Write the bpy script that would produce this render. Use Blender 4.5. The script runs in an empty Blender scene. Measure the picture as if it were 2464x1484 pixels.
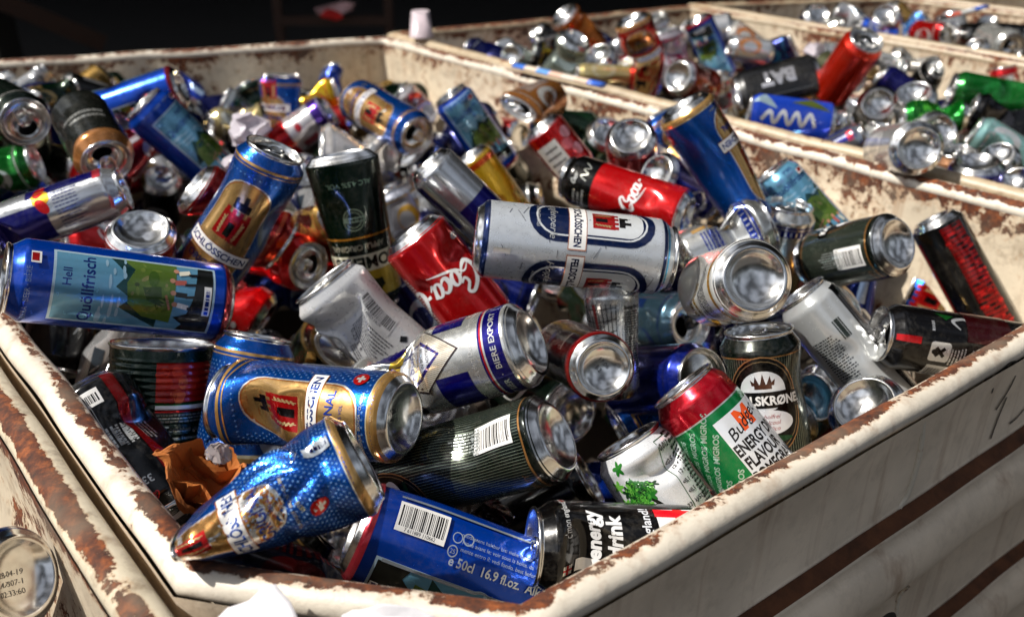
import bpy, bmesh, math, random
import numpy as np
from mathutils import Vector, Matrix, noise
from mathutils.geometry import tessellate_polygon

sc = bpy.context.scene
DEBUG = False
# ------------------------------------------------------------ camera, light, exposure
F_PX, CX, CY = 2190.0, 1232.0, 742.0          # focal length and centre on a 2464 px wide picture
CAM_H = 0.38                                   # camera height above the rim plane (z = 0), metres
TH = math.atan((742 + 400) / F_PX)
FW = np.array([0, math.cos(TH), -math.sin(TH)])
UP = np.array([0, math.sin(TH), math.cos(TH)])
RT = np.array([1.0, 0, 0])
EYE = np.array([0, 0, CAM_H])
cam_d = bpy.data.cameras.new('camera')
cam = bpy.data.objects.new('camera', cam_d)
sc.collection.objects.link(cam)
cam.location = EYE
cam.rotation_euler = (math.pi / 2 - TH, 0, 0)
cam_d.sensor_width = 36.0
cam_d.lens = F_PX / 2464 * 36.0
cam_d.clip_start = 0.02
cam_d.clip_end = 200
cam_d.dof.use_dof = True
cam_d.dof.focus_distance = 0.66
cam_d.dof.aperture_fstop = 6.0
cam_d.dof.aperture_blades = 0
sc.camera = cam

SUN_AZ = (-0.96, -0.12)                        # horizontal direction towards the sun
SUN_EL = 52.0
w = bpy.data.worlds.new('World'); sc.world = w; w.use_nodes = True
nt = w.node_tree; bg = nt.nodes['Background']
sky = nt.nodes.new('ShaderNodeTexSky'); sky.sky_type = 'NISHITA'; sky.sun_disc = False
sky.sun_elevation = math.radians(SUN_EL)
sky.sun_rotation = math.atan2(SUN_AZ[0], SUN_AZ[1])
sky.dust_density = 2.0; sky.air_density = 1.0; sky.ozone_density = 1.0
hs = nt.nodes.new('ShaderNodeHueSaturation'); hs.inputs['Saturation'].default_value = .42; nt.links.new(sky.outputs[0], hs.inputs['Color'])
# cloud noise and a dark low skyline, added to give metal reflections contrast
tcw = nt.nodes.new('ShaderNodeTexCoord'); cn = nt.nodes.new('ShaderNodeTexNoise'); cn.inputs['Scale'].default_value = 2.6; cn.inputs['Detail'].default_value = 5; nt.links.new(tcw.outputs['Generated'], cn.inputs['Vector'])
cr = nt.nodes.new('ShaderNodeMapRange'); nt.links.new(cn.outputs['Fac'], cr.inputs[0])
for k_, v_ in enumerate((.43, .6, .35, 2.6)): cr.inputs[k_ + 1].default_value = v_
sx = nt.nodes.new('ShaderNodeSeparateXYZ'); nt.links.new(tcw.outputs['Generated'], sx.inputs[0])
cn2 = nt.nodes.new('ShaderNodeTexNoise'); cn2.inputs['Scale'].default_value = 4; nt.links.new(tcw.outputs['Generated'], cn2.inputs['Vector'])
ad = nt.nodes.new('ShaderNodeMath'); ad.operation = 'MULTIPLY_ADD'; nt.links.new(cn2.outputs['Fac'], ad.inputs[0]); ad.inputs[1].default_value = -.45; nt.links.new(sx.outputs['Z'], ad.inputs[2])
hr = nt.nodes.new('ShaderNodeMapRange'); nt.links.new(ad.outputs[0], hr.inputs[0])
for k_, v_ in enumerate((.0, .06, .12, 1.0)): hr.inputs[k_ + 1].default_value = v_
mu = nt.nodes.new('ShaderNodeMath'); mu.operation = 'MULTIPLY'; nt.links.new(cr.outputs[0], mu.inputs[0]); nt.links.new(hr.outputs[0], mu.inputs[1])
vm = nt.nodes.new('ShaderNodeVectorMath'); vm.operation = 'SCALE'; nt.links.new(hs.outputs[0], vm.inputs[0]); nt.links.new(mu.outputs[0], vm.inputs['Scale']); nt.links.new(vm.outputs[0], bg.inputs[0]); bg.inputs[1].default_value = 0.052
sl = bpy.data.lights.new('sun', 'SUN'); so = bpy.data.objects.new('sun', sl); sc.collection.objects.link(so)
sl.energy = 5.0; sl.angle = math.radians(0.6); sl.color = (1.0, 0.96, 0.9)
sd = Vector((SUN_AZ[0], SUN_AZ[1], 0)).normalized() * math.cos(math.radians(SUN_EL)) + Vector((0, 0, math.sin(math.radians(SUN_EL))))
so.rotation_euler = sd.to_track_quat('Z', 'Y').to_euler()
so.location = (-3, 0, 4)
sc.view_settings.view_transform = 'Standard'; sc.view_settings.look = 'None'
sc.view_settings.exposure = 0.38; sc.view_settings.gamma = 1.0
sc.view_settings.use_curve_mapping = False

# ------------------------------------------------------------ picture <-> world
def ray(x, y):
    return FW + (x - CX) / F_PX * RT + (CY - y) / F_PX * UP      # unit depth along FW
def at(x, y, depth):
    return EYE + ray(x, y) * depth
def on_plane(x, y, z=0.0):
    d = ray(x, y); return EYE + d * ((z - CAM_H) / d[2])
def on_wall(x, y, a, n):
    d = ray(x, y); return EYE + d * (np.dot(np.array(a) - EYE, n) / np.dot(d, n))
def proj(p):
    q = np.asarray(p) - EYE
    z = q @ FW
    return CX + F_PX * (q @ RT) / z, CY - F_PX * (q @ UP) / z, z

# ------------------------------------------------------------ materials
def lin(c):
    return tuple((v / 12.92 if v <= 0.04045 else ((v + 0.055) / 1.055) ** 2.4) for v in c)
MATS = {}
def base_mat(name):
    m = bpy.data.materials.new(name); m.use_nodes = True
    return m, m.node_tree, m.node_tree.nodes['Principled BSDF']
def N(t, kind, **kw):
    n = t.nodes.new(kind)
    for k, v in kw.items(): setattr(n, k, v)
    return n
def noise_tex(t, scale, detail=4, rough=.55, vec=None, dist=0.0):
    n = N(t, 'ShaderNodeTexNoise'); n.inputs['Scale'].default_value = scale
    n.inputs['Detail'].default_value = detail; n.inputs['Roughness'].default_value = rough
    n.inputs['Distortion'].default_value = dist
    if vec: t.links.new(vec, n.inputs['Vector'])
    return n
def ramp(t, src, stops):
    r = N(t, 'ShaderNodeValToRGB'); t.links.new(src, r.inputs[0])
    e = r.color_ramp.elements
    while len(e) < len(stops): e.new(0.5)
    for q, (p, c) in zip(e, stops):
        q.position = p; q.color = (c[0], c[1], c[2], 1) if len(c) == 3 else c
    return r
def g(v): return (v, v, v)

def paint(c, metal=0.72, rough=0.2, grain=0.0):
    """lacquered print on aluminium"""
    key = (tuple(round(v, 3) for v in c), metal, rough, grain)
    if key in MATS: return MATS[key]
    m, t, b = base_mat('can_print')
    lc = lin(c)
    tc = N(t, 'ShaderNodeTexCoord')
    n1 = noise_tex(t, 38, 5, .6, tc.outputs['Object'])
    mx = N(t, 'ShaderNodeMix', data_type='RGBA')
    mx.inputs[6].default_value = (*[v * .9 for v in lc], 1); mx.inputs[7].default_value = (*[min(1, v * 1.08) for v in lc], 1)
    t.links.new(n1.outputs['Fac'], mx.inputs[0]); nd = noise_tex(t, 210, 8, .75, tc.outputs['Object']); nd2 = noise_tex(t, 17, 4, .6, tc.outputs['Object'])
    ml = N(t, 'ShaderNodeMath', operation='MULTIPLY'); t.links.new(nd.outputs['Fac'], ml.inputs[0]); t.links.new(nd2.outputs['Fac'], ml.inputs[1])
    dr = ramp(t, ml.outputs[0], [(.24, g(0)), (.42, g(.16))])
    md = N(t, 'ShaderNodeMix', data_type='RGBA'); t.links.new(dr.outputs[0], md.inputs[0]); t.links.new(mx.outputs[2], md.inputs[6]); md.inputs[7].default_value = (.3, .27, .22, 1)
    t.links.new(md.outputs[2], b.inputs['Base Color'])
    b.inputs['Metallic'].default_value = metal
    n2 = noise_tex(t, 160, 4, .65, tc.outputs['Object'])
    r = N(t, 'ShaderNodeMapRange'); t.links.new(n2.outputs['Fac'], r.inputs[0])
    r.inputs[1].default_value = .35; r.inputs[2].default_value = .75; r.inputs[3].default_value = rough * .8; r.inputs[4].default_value = rough * 1.5
    t.links.new(r.outputs[0], b.inputs['Roughness'])
    b.inputs['Coat Weight'].default_value = 0.35; b.inputs['Coat Roughness'].default_value = 0.08
    bp = N(t, 'ShaderNodeBump'); bp.inputs['Strength'].default_value = .12 + grain; bp.inputs['Distance'].default_value = .0006
    n3 = noise_tex(t, 900 if grain else 60, 2, .5, tc.outputs['Object']); t.links.new(n3.outputs['Fac'], bp.inputs['Height'])
    t.links.new(bp.outputs[0], b.inputs['Normal'])
    MATS[key] = m; return m

def simple(key, c, rough=.5, metal=0.0, bump=0.0, scale=60, trans=0.0, vary=.15, alpha=1.0):
    if key in MATS: return MATS[key]
    m, t, b = base_mat(key)
    lc = lin(c); tc = N(t, 'ShaderNodeTexCoord')
    n1 = noise_tex(t, scale, 6, .6, tc.outputs['Object'])
    r = ramp(t, n1.outputs['Fac'], [(.3, [v * (1 - vary) for v in lc]), (.7, [min(1, v * (1 + vary)) for v in lc])])
    t.links.new(r.outputs[0], b.inputs['Base Color'])
    b.inputs['Roughness'].default_value = rough; b.inputs['Metallic'].default_value = metal
    b.inputs['Transmission Weight'].default_value = trans; b.inputs['Alpha'].default_value = alpha
    if bump:
        bp = N(t, 'ShaderNodeBump'); bp.inputs['Strength'].default_value = bump; bp.inputs['Distance'].default_value = .002
        t.links.new(n1.outputs['Fac'], bp.inputs['Height']); t.links.new(bp.outputs[0], b.inputs['Normal'])
    MATS[key] = m; return m

def alu(tint=(.93, .925, .91), rough=.17, key='aluminium'):
    if key in MATS: return MATS[key]
    m, t, b = base_mat(key)
    tc = N(t, 'ShaderNodeTexCoord')
    n1 = noise_tex(t, 90, 6, .65, tc.outputs['Object'])
    r = ramp(t, n1.outputs['Fac'], [(.3, [v * .82 for v in lin(tint)]), (.62, lin(tint))])
    t.links.new(r.outputs[0], b.inputs['Base Color']); b.inputs['Metallic'].default_value = 1
    mp = N(t, 'ShaderNodeMapping'); mp.inputs['Scale'].default_value = (1, 14, 1); t.links.new(tc.outputs['Object'], mp.inputs[0])
    n2 = noise_tex(t, 130, 4, .6, mp.outputs[0])
    mr = N(t, 'ShaderNodeMapRange'); t.links.new(n2.outputs['Fac'], mr.inputs[0])
    mr.inputs[3].default_value = rough * .55; mr.inputs[4].default_value = rough * 1.7
    t.links.new(mr.outputs[0], b.inputs['Roughness'])
    bp = N(t, 'ShaderNodeBump'); bp.inputs['Strength'].default_value = .17; bp.inputs['Distance'].default_value = .001
    n3 = noise_tex(t, 42, 3, .5, tc.outputs['Object']); t.links.new(n3.outputs['Fac'], bp.inputs['Height']); t.links.new(bp.outputs[0], b.inputs['Normal'])
    MATS[key] = m; return m

def rusty(key, paintc, rust_lo, dirt=0.3, streak=True):
    """cream enamel on steel; rust where the 'wear' attribute (knocked edges) and noise add up"""
    if key in MATS: return MATS[key]
    m, t, b = base_mat(key)
    tc = N(t, 'ShaderNodeTexCoord'); P = tc.outputs['Object']
    wa = N(t, 'ShaderNodeAttribute'); wa.attribute_name = 'wear'
    n1 = noise_tex(t, 64, 10, .72, P, .2)
    n1b = noise_tex(t, 9, 3, .5, P)
    a1 = N(t, 'ShaderNodeMath', operation='MULTIPLY_ADD'); t.links.new(n1b.outputs['Fac'], a1.inputs[0]); a1.inputs[1].default_value = .8; t.links.new(n1.outputs['Fac'], a1.inputs[2])
    a2 = N(t, 'ShaderNodeMath', operation='MULTIPLY_ADD'); t.links.new(wa.outputs['Fac'], a2.inputs[0]); a2.inputs[1].default_value = .34; t.links.new(a1.outputs[0], a2.inputs[2])
    nsp = noise_tex(t, 230, 4, .6, P); a2b = N(t, 'ShaderNodeMath', operation='MULTIPLY_ADD'); t.links.new(nsp.outputs['Fac'], a2b.inputs[0]); a2b.inputs[1].default_value = .26; t.links.new(a2.outputs[0], a2b.inputs[2]); rust_lo += .13
    a3 = N(t, 'ShaderNodeMath', operation='MULTIPLY'); t.links.new(a2b.outputs[0], a3.inputs[0]); a3.inputs[1].default_value = .5; a2 = a3; rust_lo = (rust_lo + .125) * .5
    rm = ramp(t, a2.outputs[0], [(rust_lo, g(0)), (rust_lo + .012, g(1))])
    halo = ramp(t, a2.outputs[0], [(rust_lo - .045, g(0)), (rust_lo, g(1))])
    # paint
    n2 = noise_tex(t, 9, 6, .6, P)
    pc = lin(paintc)
    pr = ramp(t, n2.outputs['Fac'], [(.3, [v * .72 for v in pc]), (.65, pc)])
    n3 = noise_tex(t, 55, 8, .7, P)
    dr = ramp(t, n3.outputs['Fac'], [(.5, g(0)), (.75, g(dirt))])
    mxd = N(t, 'ShaderNodeMix', data_type='RGBA'); t.links.new(dr.outputs[0], mxd.inputs[0]); t.links.new(pr.outputs[0], mxd.inputs[6]); mxd.inputs[7].default_value = (*lin((.42, .33, .24)), 1)
    # vertical run marks
    mp = N(t, 'ShaderNodeMapping'); mp.inputs['Scale'].default_value = (30, 30, 1.6); t.links.new(P, mp.inputs[0])
    n4 = noise_tex(t, 1.3, 4, .6, mp.outputs[0])
    sr = ramp(t, n4.outputs['Fac'], [(.56, g(0)), (.75, g(.55 if streak else 0))])
    mxs = N(t, 'ShaderNodeMix', data_type='RGBA'); t.links.new(sr.outputs[0], mxs.inputs[0]); t.links.new(mxd.outputs[2], mxs.inputs[6]); mxs.inputs[7].default_value = (*lin((.52, .34, .18)), 1)
    mxh = N(t, 'ShaderNodeMix', data_type='RGBA'); mh = N(t, 'ShaderNodeMath', operation='MULTIPLY'); t.links.new(halo.outputs[0], mh.inputs[0]); mh.inputs[1].default_value = .45
    t.links.new(mh.outputs[0], mxh.inputs[0]); t.links.new(mxs.outputs[2], mxh.inputs[6]); mxh.inputs[7].default_value = (*lin((.66, .46, .26)), 1)
    n5 = noise_tex(t, 120, 8, .7, P)
    n6 = noise_tex(t, 14, 3, .6, P)
    rc = ramp(t, n5.outputs['Fac'], [(.3, lin((.1, .06, .045))), (.5, lin((.34, .17, .08))), (.7, lin((.58, .31, .13)))])
    rg = ramp(t, n6.outputs['Fac'], [(.5, g(0)), (.66, g(.75))])
    mxg = N(t, 'ShaderNodeMix', data_type='RGBA'); t.links.new(rg.outputs[0], mxg.inputs[0]); t.links.new(rc.outputs[0], mxg.inputs[6]); mxg.inputs[7].default_value = (*lin((.4, .34, .28)), 1)
    mx = N(t, 'ShaderNodeMix', data_type='RGBA'); t.links.new(rm.outputs[0], mx.inputs[0]); t.links.new(mxh.outputs[2], mx.inputs[6]); t.links.new(mxg.outputs[2], mx.inputs[7])
    t.links.new(mx.outputs[2], b.inputs['Base Color'])
    rr = N(t, 'ShaderNodeMapRange'); t.links.new(rm.outputs[0], rr.inputs[0]); rr.inputs[3].default_value = .38; rr.inputs[4].default_value = .85
    t.links.new(rr.outputs[0], b.inputs['Roughness'])
    # height: chipped enamel sits above the rust, plus soft dents
    hm = N(t, 'ShaderNodeMath', operation='MULTIPLY_ADD'); t.links.new(rm.outputs[0], hm.inputs[0]); hm.inputs[1].default_value = -.5; 
    h2 = N(t, 'ShaderNodeMath', operation='MULTIPLY_ADD'); t.links.new(n5.outputs['Fac'], h2.inputs[0]); h2.inputs[1].default_value = .35; t.links.new(n2.outputs['Fac'], h2.inputs[2])
    t.links.new(h2.outputs[0], hm.inputs[2])
    bp = N(t, 'ShaderNodeBump'); bp.inputs['Strength'].default_value = .8; bp.inputs['Distance'].default_value = .0022
    t.links.new(hm.outputs[0], bp.inputs['Height']); t.links.new(bp.outputs[0], b.inputs['Normal'])
    MATS[key] = m; return m

# ------------------------------------------------------------ objects
def link(o, parent=None):
    sc.collection.objects.link(o)
    if parent is not None: o.parent = parent
    return o
def mesh_obj(name, V, Fc, mats, parent=None, mi=None, smooth=True, wear=None):
    me = bpy.data.meshes.new(name); me.from_pydata([tuple(v) for v in V], [], Fc)
    for m in (mats if isinstance(mats, (list, tuple)) else [mats]): me.materials.append(m)
    if mi is not None: me.polygons.foreach_set('material_index', mi)
    if smooth: me.polygons.foreach_set('use_smooth', [True] * len(me.polygons))
    if wear is not None:
        a = me.attributes.new('wear', 'FLOAT', 'POINT'); a.data.foreach_set('value', wear)
    me.update()
    return link(bpy.data.objects.new(name, me), parent)
def tag(o, label, cat, group=None, kind=None):
    if label: o['label'] = label
    if cat: o['category'] = cat
    if group: o['group'] = group
    if kind: o['kind'] = kind
    return o
def empty(name, M=None):
    o = bpy.data.objects.new(name, None); o.empty_display_size = .02; link(o)
    if M is not None: o.matrix_world = M
    return o

# ------------------------------------------------------------ crushing a can
def smooth01(x): x = np.clip(x, 0, 1); return x * x * (3 - 2 * x)
def deform(P, ops, R, L):
    P = np.array(P, float)
    if not len(P): return P
    for op in ops:
        k = op[0]
        if k in ('flat', 'pinch'):
            a = math.radians(op[1]); u = np.array([math.cos(a), math.sin(a)]); v = np.array([-u[1], u[0]])
            z = P[:, 2]
            s = op[4] * (smooth01((z - op[2]) / (op[3] - op[2])) if k == 'flat' else np.exp(-((z - op[2]) / op[3]) ** 2))
            pu = P[:, :2] @ u; pv = P[:, :2] @ v
            pu = pu * (1 - s); pv = pv * (1 + .42 * s)
            P[:, 0] = pu * u[0] + pv * v[0]; P[:, 1] = pu * u[1] + pv * v[1]
        elif k == 'bend':
            a = math.radians(op[1]); u = np.array([math.cos(a), math.sin(a)]); v = np.array([-u[1], u[0]])
            zs = np.linspace(-5, L + 5, 400); ph = math.radians(op[4]) * smooth01((zs - op[2] + op[3]) / (2 * op[3]))
            dz = zs[1] - zs[0]; cu = np.cumsum(np.sin(ph)) * dz; cz = zs[0] + np.cumsum(np.cos(ph)) * dz
            z = P[:, 2]; f = np.interp(z, zs, ph); pu = P[:, :2] @ u; pv = P[:, :2] @ v
            nu = np.interp(z, zs, cu) + pu * np.cos(f); nz = np.interp(z, zs, cz) - pu * np.sin(f)
            P[:, 0] = nu * u[0] + pv * v[0]; P[:, 1] = nu * u[1] + pv * v[1]; P[:, 2] = nz
        elif k == 'dent':
            a = math.radians(op[1]); d = np.array([math.cos(a), math.sin(a)])
            th = np.arctan2(P[:, 1], P[:, 0]); dth = (th - a + math.pi) % (2 * math.pi) - math.pi
            q = ((R * dth) ** 2 + (P[:, 2] - op[2]) ** 2) / op[3] ** 2
            s = op[4] * np.exp(-q); P[:, 0] -= s * d[0]; P[:, 1] -= s * d[1]
        elif k == 'cuts':                      # facets: the wall is folded in along tilted planes
            n, depth, seed = op[1:4]; rg = random.Random(seed)
            z0, z1 = (op[4], op[5]) if len(op) > 5 else (L * .12, L * .86)
            m = smooth01(np.minimum(P[:, 2] - 5, L - 12 - P[:, 2]) / 14)
            for _ in range(n):
                a = rg.uniform(0, 6.283); tz = rg.gauss(0, .45); zc = rg.uniform(z0, z1)
                nrm = np.array([math.cos(a), math.sin(a), tz]); nrm /= np.linalg.norm(nrm)
                c = R * nrm[0] * math.cos(a) + R * nrm[1] * math.sin(a) + nrm[2] * zc - depth * rg.uniform(.35, 1)
                h = P @ nrm - c
                win = np.exp(-((P[:, 2] - zc) / (R * .9)) ** 2)
                P -= np.outer(np.maximum(h, 0) * rg.uniform(1.0, 1.75) * m * (win > .08) * smooth01(win * 3), nrm)
        elif k == 'squash':                    # shortened with ring buckles
            z = P[:, 2]; s = smooth01((z - op[1]) / (op[2] - op[1])); sh = op[3] * s
            ring = np.sin((z - op[1]) / (op[2] - op[1]) * math.pi * op[4]) * ((z > op[1]) & (z < op[2]))
            r = np.hypot(P[:, 0], P[:, 1]); kf = 1 - .13 * np.abs(ring) * (r > R * .5)
            P[:, 0] *= kf; P[:, 1] *= kf; P[:, 2] = z - sh
        elif k == 'skew':                      # one end shoved sideways
            a = math.radians(op[1]); s = op[4] * smooth01((P[:, 2] - op[2]) / (op[3] - op[2]))
            P[:, 0] += s * math.cos(a); P[:, 1] += s * math.sin(a)
        elif k == 'fan':                       # sharp creases radiating from one pinched point
            a, zc, n_, amp, sd = math.radians(op[1]), op[2], op[3], op[4], op[5]; rg = random.Random(sd)
            th = np.arctan2(P[:, 1], P[:, 0]); ds = R * ((th - a + math.pi) % (2 * math.pi) - math.pi); dz = P[:, 2] - zc
            dist = np.hypot(ds, dz); ph = np.arctan2(ds, dz) + .35 * np.sin(dist / 17.0 + sd)
            q = (ph / math.pi * n_) % 2; tri = np.abs(q - 1)
            q2 = (ph / math.pi * n_ * 2.3 + .6) % 2; tri = tri * .72 + np.abs(q2 - 1) * .28
            m = smooth01(dist / 26) * np.exp(-(dist / 85) ** 2) * smooth01((P[:, 2] - 9) / 16)
            pin = 9 * np.exp(-(dist / 11) ** 2)
            r = np.hypot(P[:, 0], P[:, 1]); k2 = 1 - (amp * tri * m + pin) / np.maximum(r, 6); P[:, 0] *= k2; P[:, 1] *= k2
        elif k == 'tilt':                      # an end disc tipped
            a = math.radians(op[1]); u = np.array([math.cos(a), math.sin(a)])
            s = smooth01((op[2] - P[:, 2]) / 30) if op[2] < L / 2 else smooth01((P[:, 2] - op[2]) / 30)
            P[:, 2] += s * (P[:, :2] @ u) * op[3]
    return P

# ------------------------------------------------------------ flat print, later wrapped round a can
WH = (.93, .92, .9); BK = (.03, .03, .035); GOLD = (.8, .62, .36); RED = (.82, .05, .07); NAVY = (.05, .07, .3)
BLUE = (.03, .2, .58); SIL = (.82, .83, .84)
_txt = {}
def text_mesh(s, bold=0.0):
    if (s, bold) in _txt: return _txt[s, bold]
    cu = bpy.data.curves.new('t', 'FONT'); cu.body = s; cu.size = 1; cu.offset = bold; cu.resolution_u = 3
    o = bpy.data.objects.new('t', cu); sc.collection.objects.link(o)
    dg = bpy.context.evaluated_depsgraph_get(); me = bpy.data.meshes.new_from_object(o.evaluated_get(dg))
    V = np.array([v.co[:2] for v in me.vertices]).reshape(-1, 2); Fc = [tuple(p.vertices) for p in me.polygons]
    bpy.data.objects.remove(o); bpy.data.curves.remove(cu); bpy.data.meshes.remove(me)
    if len(V): V = V - [(V[:, 0].min() + V[:, 0].max()) / 2, .35]
    _txt[s, bold] = (V, Fc); return V, Fc
def catmull(P, n=6, closed=False):
    P = [np.array(p, float) for p in P]; out = []
    m = len(P)
    for i in range(m if closed else m - 1):
        p0 = P[(i - 1) % m] if closed or i > 0 else P[0]; p1 = P[i]; p2 = P[(i + 1) % m]
        p3 = P[(i + 2) % m] if closed or i + 2 < m else P[-1]
        for k in range(n):
            t = k / n
            out.append(.5 * (2 * p1 + (p2 - p0) * t + (2 * p0 - 5 * p1 + 4 * p2 - p3) * t * t + (3 * p1 - p0 - 3 * p2 + p3) * t ** 3))
    if not closed: out.append(P[-1])
    return out
class Art:
    def __init__(s, R, L, hi=True):
        s.R, s.L, s.hi = R, L, hi; s.items = []; s.W = math.pi * R; s.seed = random.Random(7); s.bm = bmesh.new(); s.lay = s.bm.verts.layers.float.new('lay'); s.mats = []; s.n = 0; s.hold = False; s.sc = 1.0; s.RW = s.W; s.LL = L; s.tin = False
    def _mi(s, c, kw):
        m = c if not isinstance(c, tuple) else paint(c, **kw)
        if m not in s.mats: s.mats.append(m)
        return s.mats.index(m)
    def add(s, V, Fc, c, **kw):
        V = np.asarray(V, float) * s.sc
        if not len(V): return
        s.n += 0 if s.hold else 1; mi = s._mi(c, kw); lim = s.RW * .995
        vs = []
        for x, y in V:
            v = s.bm.verts.new((max(-lim, min(lim, x)), max(5.5, min(s.LL - 3.2, y)), 0)); v[s.lay] = s.n; vs.append(v)
        for f in Fc:
            q = [vs[i] for i in f]
            if len(set(q)) < 3: continue
            try: fc = s.bm.faces.new(q); fc.material_index = mi
            except ValueError: pass
    def poly(s, pts, c, **kw):
        t = tessellate_polygon([[Vector((p[0], p[1], 0)) for p in pts]]); s.add(pts, t, c, **kw)
    def rect(s, x, y, w, h, c, rot=0, **kw):
        a = math.radians(rot); P = [(-w / 2, -h / 2), (w / 2, -h / 2), (w / 2, h / 2), (-w / 2, h / 2)]
        s.add([(x + p * math.cos(a) - q * math.sin(a), y + p * math.sin(a) + q * math.cos(a)) for p, q in P], [(0, 1, 2, 3)], c, **kw)
    def group(s, fn):
        s.n += 1; s.hold = True; fn(); s.hold = False
    def band(s, y0, y1, c, **kw): s.rect(0, (y0 + y1) / 2, 2 * s.W, y1 - y0, c, **kw)
    def rrect(s, x, y, w, h, r, c, line=0, **kw):
        P = []
        for sx, sy, a0 in ((1, 1, 0), (-1, 1, 90), (-1, -1, 180), (1, -1, 270)):
            for k in range(6):
                a = math.radians(a0 + k * 18); P.append((x + sx * (w / 2 - r) + r * math.cos(a), y + sy * (h / 2 - r) + r * math.sin(a)))
        if line: s.stroke(P, line, c, closed=True, n=1, **kw)
        else: s.poly(P, c, **kw)
    def ell(s, x, y, a, b, c, line=0, rot=0, **kw):
        r = math.radians(rot); P = []
        for k in range(28):
            t = k / 28 * 2 * math.pi; p, q = a * math.cos(t), b * math.sin(t); P.append((x + p * math.cos(r) - q * math.sin(r), y + p * math.sin(r) + q * math.cos(r)))
        if line: s.stroke(P, line, c, closed=True, n=1, **kw)
        else: s.poly(P, c, **kw)
    def stroke(s, P, wd, c, closed=False, n=6, **kw):
        if not hasattr(wd, '__len__'): wd = [wd] * len(P)
        Q = catmull([(p[0], p[1], q) for p, q in zip(P, wd)], n, closed)
        V = []; m = len(Q)
        for i, q in enumerate(Q):
            a = Q[(i - 1) % m] if closed or i else Q[0]; b = Q[(i + 1) % m] if closed or i < m - 1 else Q[-1]
            d = np.array([b[0] - a[0], b[1] - a[1]]); l = np.hypot(*d) or 1; nn = np.array([-d[1], d[0]]) / l * q[2] / 2
            V += [(q[0] + nn[0], q[1] + nn[1]), (q[0] - nn[0], q[1] - nn[1])]
        Fc = [(2 * i, 2 * i + 1, 2 * i + 3, 2 * i + 2) for i in range(m - 1)]
        if closed: Fc.append((2 * m - 2, 2 * m - 1, 1, 0))
        s.add(V, Fc, c, **kw)
    def text(s, t, x, y, size, c, rot=0, bold=0.0, shear=0, wide=1.0, arc=0, **kw):
        V, Fc = text_mesh(t, bold)
        if not len(V): return
        a = math.radians(rot); px = (V[:, 0] * wide + V[:, 1] * shear) * size; py = V[:, 1] * size
        if arc: py = py - arc * (px / size) ** 2
        s.add(np.stack([x + px * math.cos(a) - py * math.sin(a), y + px * math.sin(a) + py * math.cos(a)], 1), Fc, c, **kw)
    def small(s, x, y, w, h, c, rows=8, rot=0, fill=.5, **kw):
        """a block of small print: rows of word-long dashes"""
        a = math.radians(rot); ca, sa = math.cos(a), math.sin(a); V, Fc = [], []
        for r in range(rows):
            yy = h / 2 - (r + .5) * h / rows; hh = h / rows * fill / 2; xx = -w / 2; end = w / 2 * s.seed.uniform(.5, 1)
            while xx < end:
                l = s.seed.uniform(.9, 4.5)
                i = len(V)
                for p, q in ((xx, yy - hh), (min(xx + l, end), yy - hh), (min(xx + l, end), yy + hh), (xx, yy + hh)): V.append((x + p * ca - q * sa, y + p * sa + q * ca))
                Fc.append((i, i + 1, i + 2, i + 3)); xx += l + .7
        s.add(V, Fc, c, **kw)
    def bars(s, x, y, w, h, rot=0, digits='', bg=WH, fg=BK):
        a = math.radians(rot); ca, sa = math.cos(a), math.sin(a); s.rect(x, y, w + 4, h + 5, bg, rot=rot, metal=.1)
        V, Fc = [], []; xx = -w / 2
        while xx < w / 2:
            l = s.seed.choice([.45, .45, .8, 1.2]); i = len(V)
            for p, q in ((xx, -h / 2 + 1), (xx + l, -h / 2 + 1), (xx + l, h / 2), (xx, h / 2)): V.append((x + p * ca - q * sa, y + p * sa + q * ca))
            Fc.append((i, i + 1, i + 2, i + 3)); xx += l + s.seed.choice([.45, .7, 1.0])
        s.add(V, Fc, fg, metal=.1)
        if digits: s.text(digits, x + (h / 2 + .6) * sa, y - (h / 2 + .6) * ca, 3.4, fg, rot=rot, metal=.1)
    def cola(s, x, y, sz, c, rot=0, second=True, first=True):
        """flowing script wordmark drawn with a broad pen"""
        a = math.radians(rot); sh = .25
        def st(P, W):
            Q = [((px + py * sh) * sz, py * sz) for px, py in P]
            s.stroke([(x + p * math.cos(a) - q * math.sin(a), y + p * math.sin(a) + q * math.cos(a)) for p, q in Q], [v * sz for v in W], c, metal=.25)
        def ring(cx, cy, rx, ry):
            Q = [((cx + rx * math.cos(t) + (cy + ry * math.sin(t)) * sh) * sz, (cy + ry * math.sin(t)) * sz) for t in [k * .5236 for k in range(12)]]
            s.stroke([(x + p * math.cos(a) - q * math.sin(a), y + p * math.sin(a) + q * math.cos(a)) for p, q in Q], [sz * (.09 + .07 * abs(math.cos(k * .5236))) for k in range(12)], c, closed=True, n=3, metal=.25)
        def big(o):
            st([(o + .95, .62), (o + .78, .5), (o + .66, .72), (o + .82, .98), (o + .6, 1.12), (o + .2, .8), (o + .08, .35), (o + .3, .02), (o + .62, .12), (o + .85, .34)],
               [.05, .1, .12, .12, .14, .2, .22, .17, .1, .04])
        def oo(o): ring(o, .3, .17, .26)
        def cc(o): st([(o + .2, .48), (o + .05, .56), (o - .12, .35), (o - .05, .08), (o + .12, .05), (o + .32, .3)], [.1, .12, .18, .17, .11, .05])
        def aa(o): ring(o, .3, .16, .26); st([(o + .2, .56), (o + .18, .25), (o + .24, .04), (o + .42, .22)], [.14, .15, .12, .05])
        if first:
            st([(-1.95, .1), (-1.55, .3), (-1.2, .05), (-.7, -.12), (.1, -.32)], [.02, .07, .1, .1, .03])
            big(-2.15); oo(-1.05); cc(-.62); aa(-.2)
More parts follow.
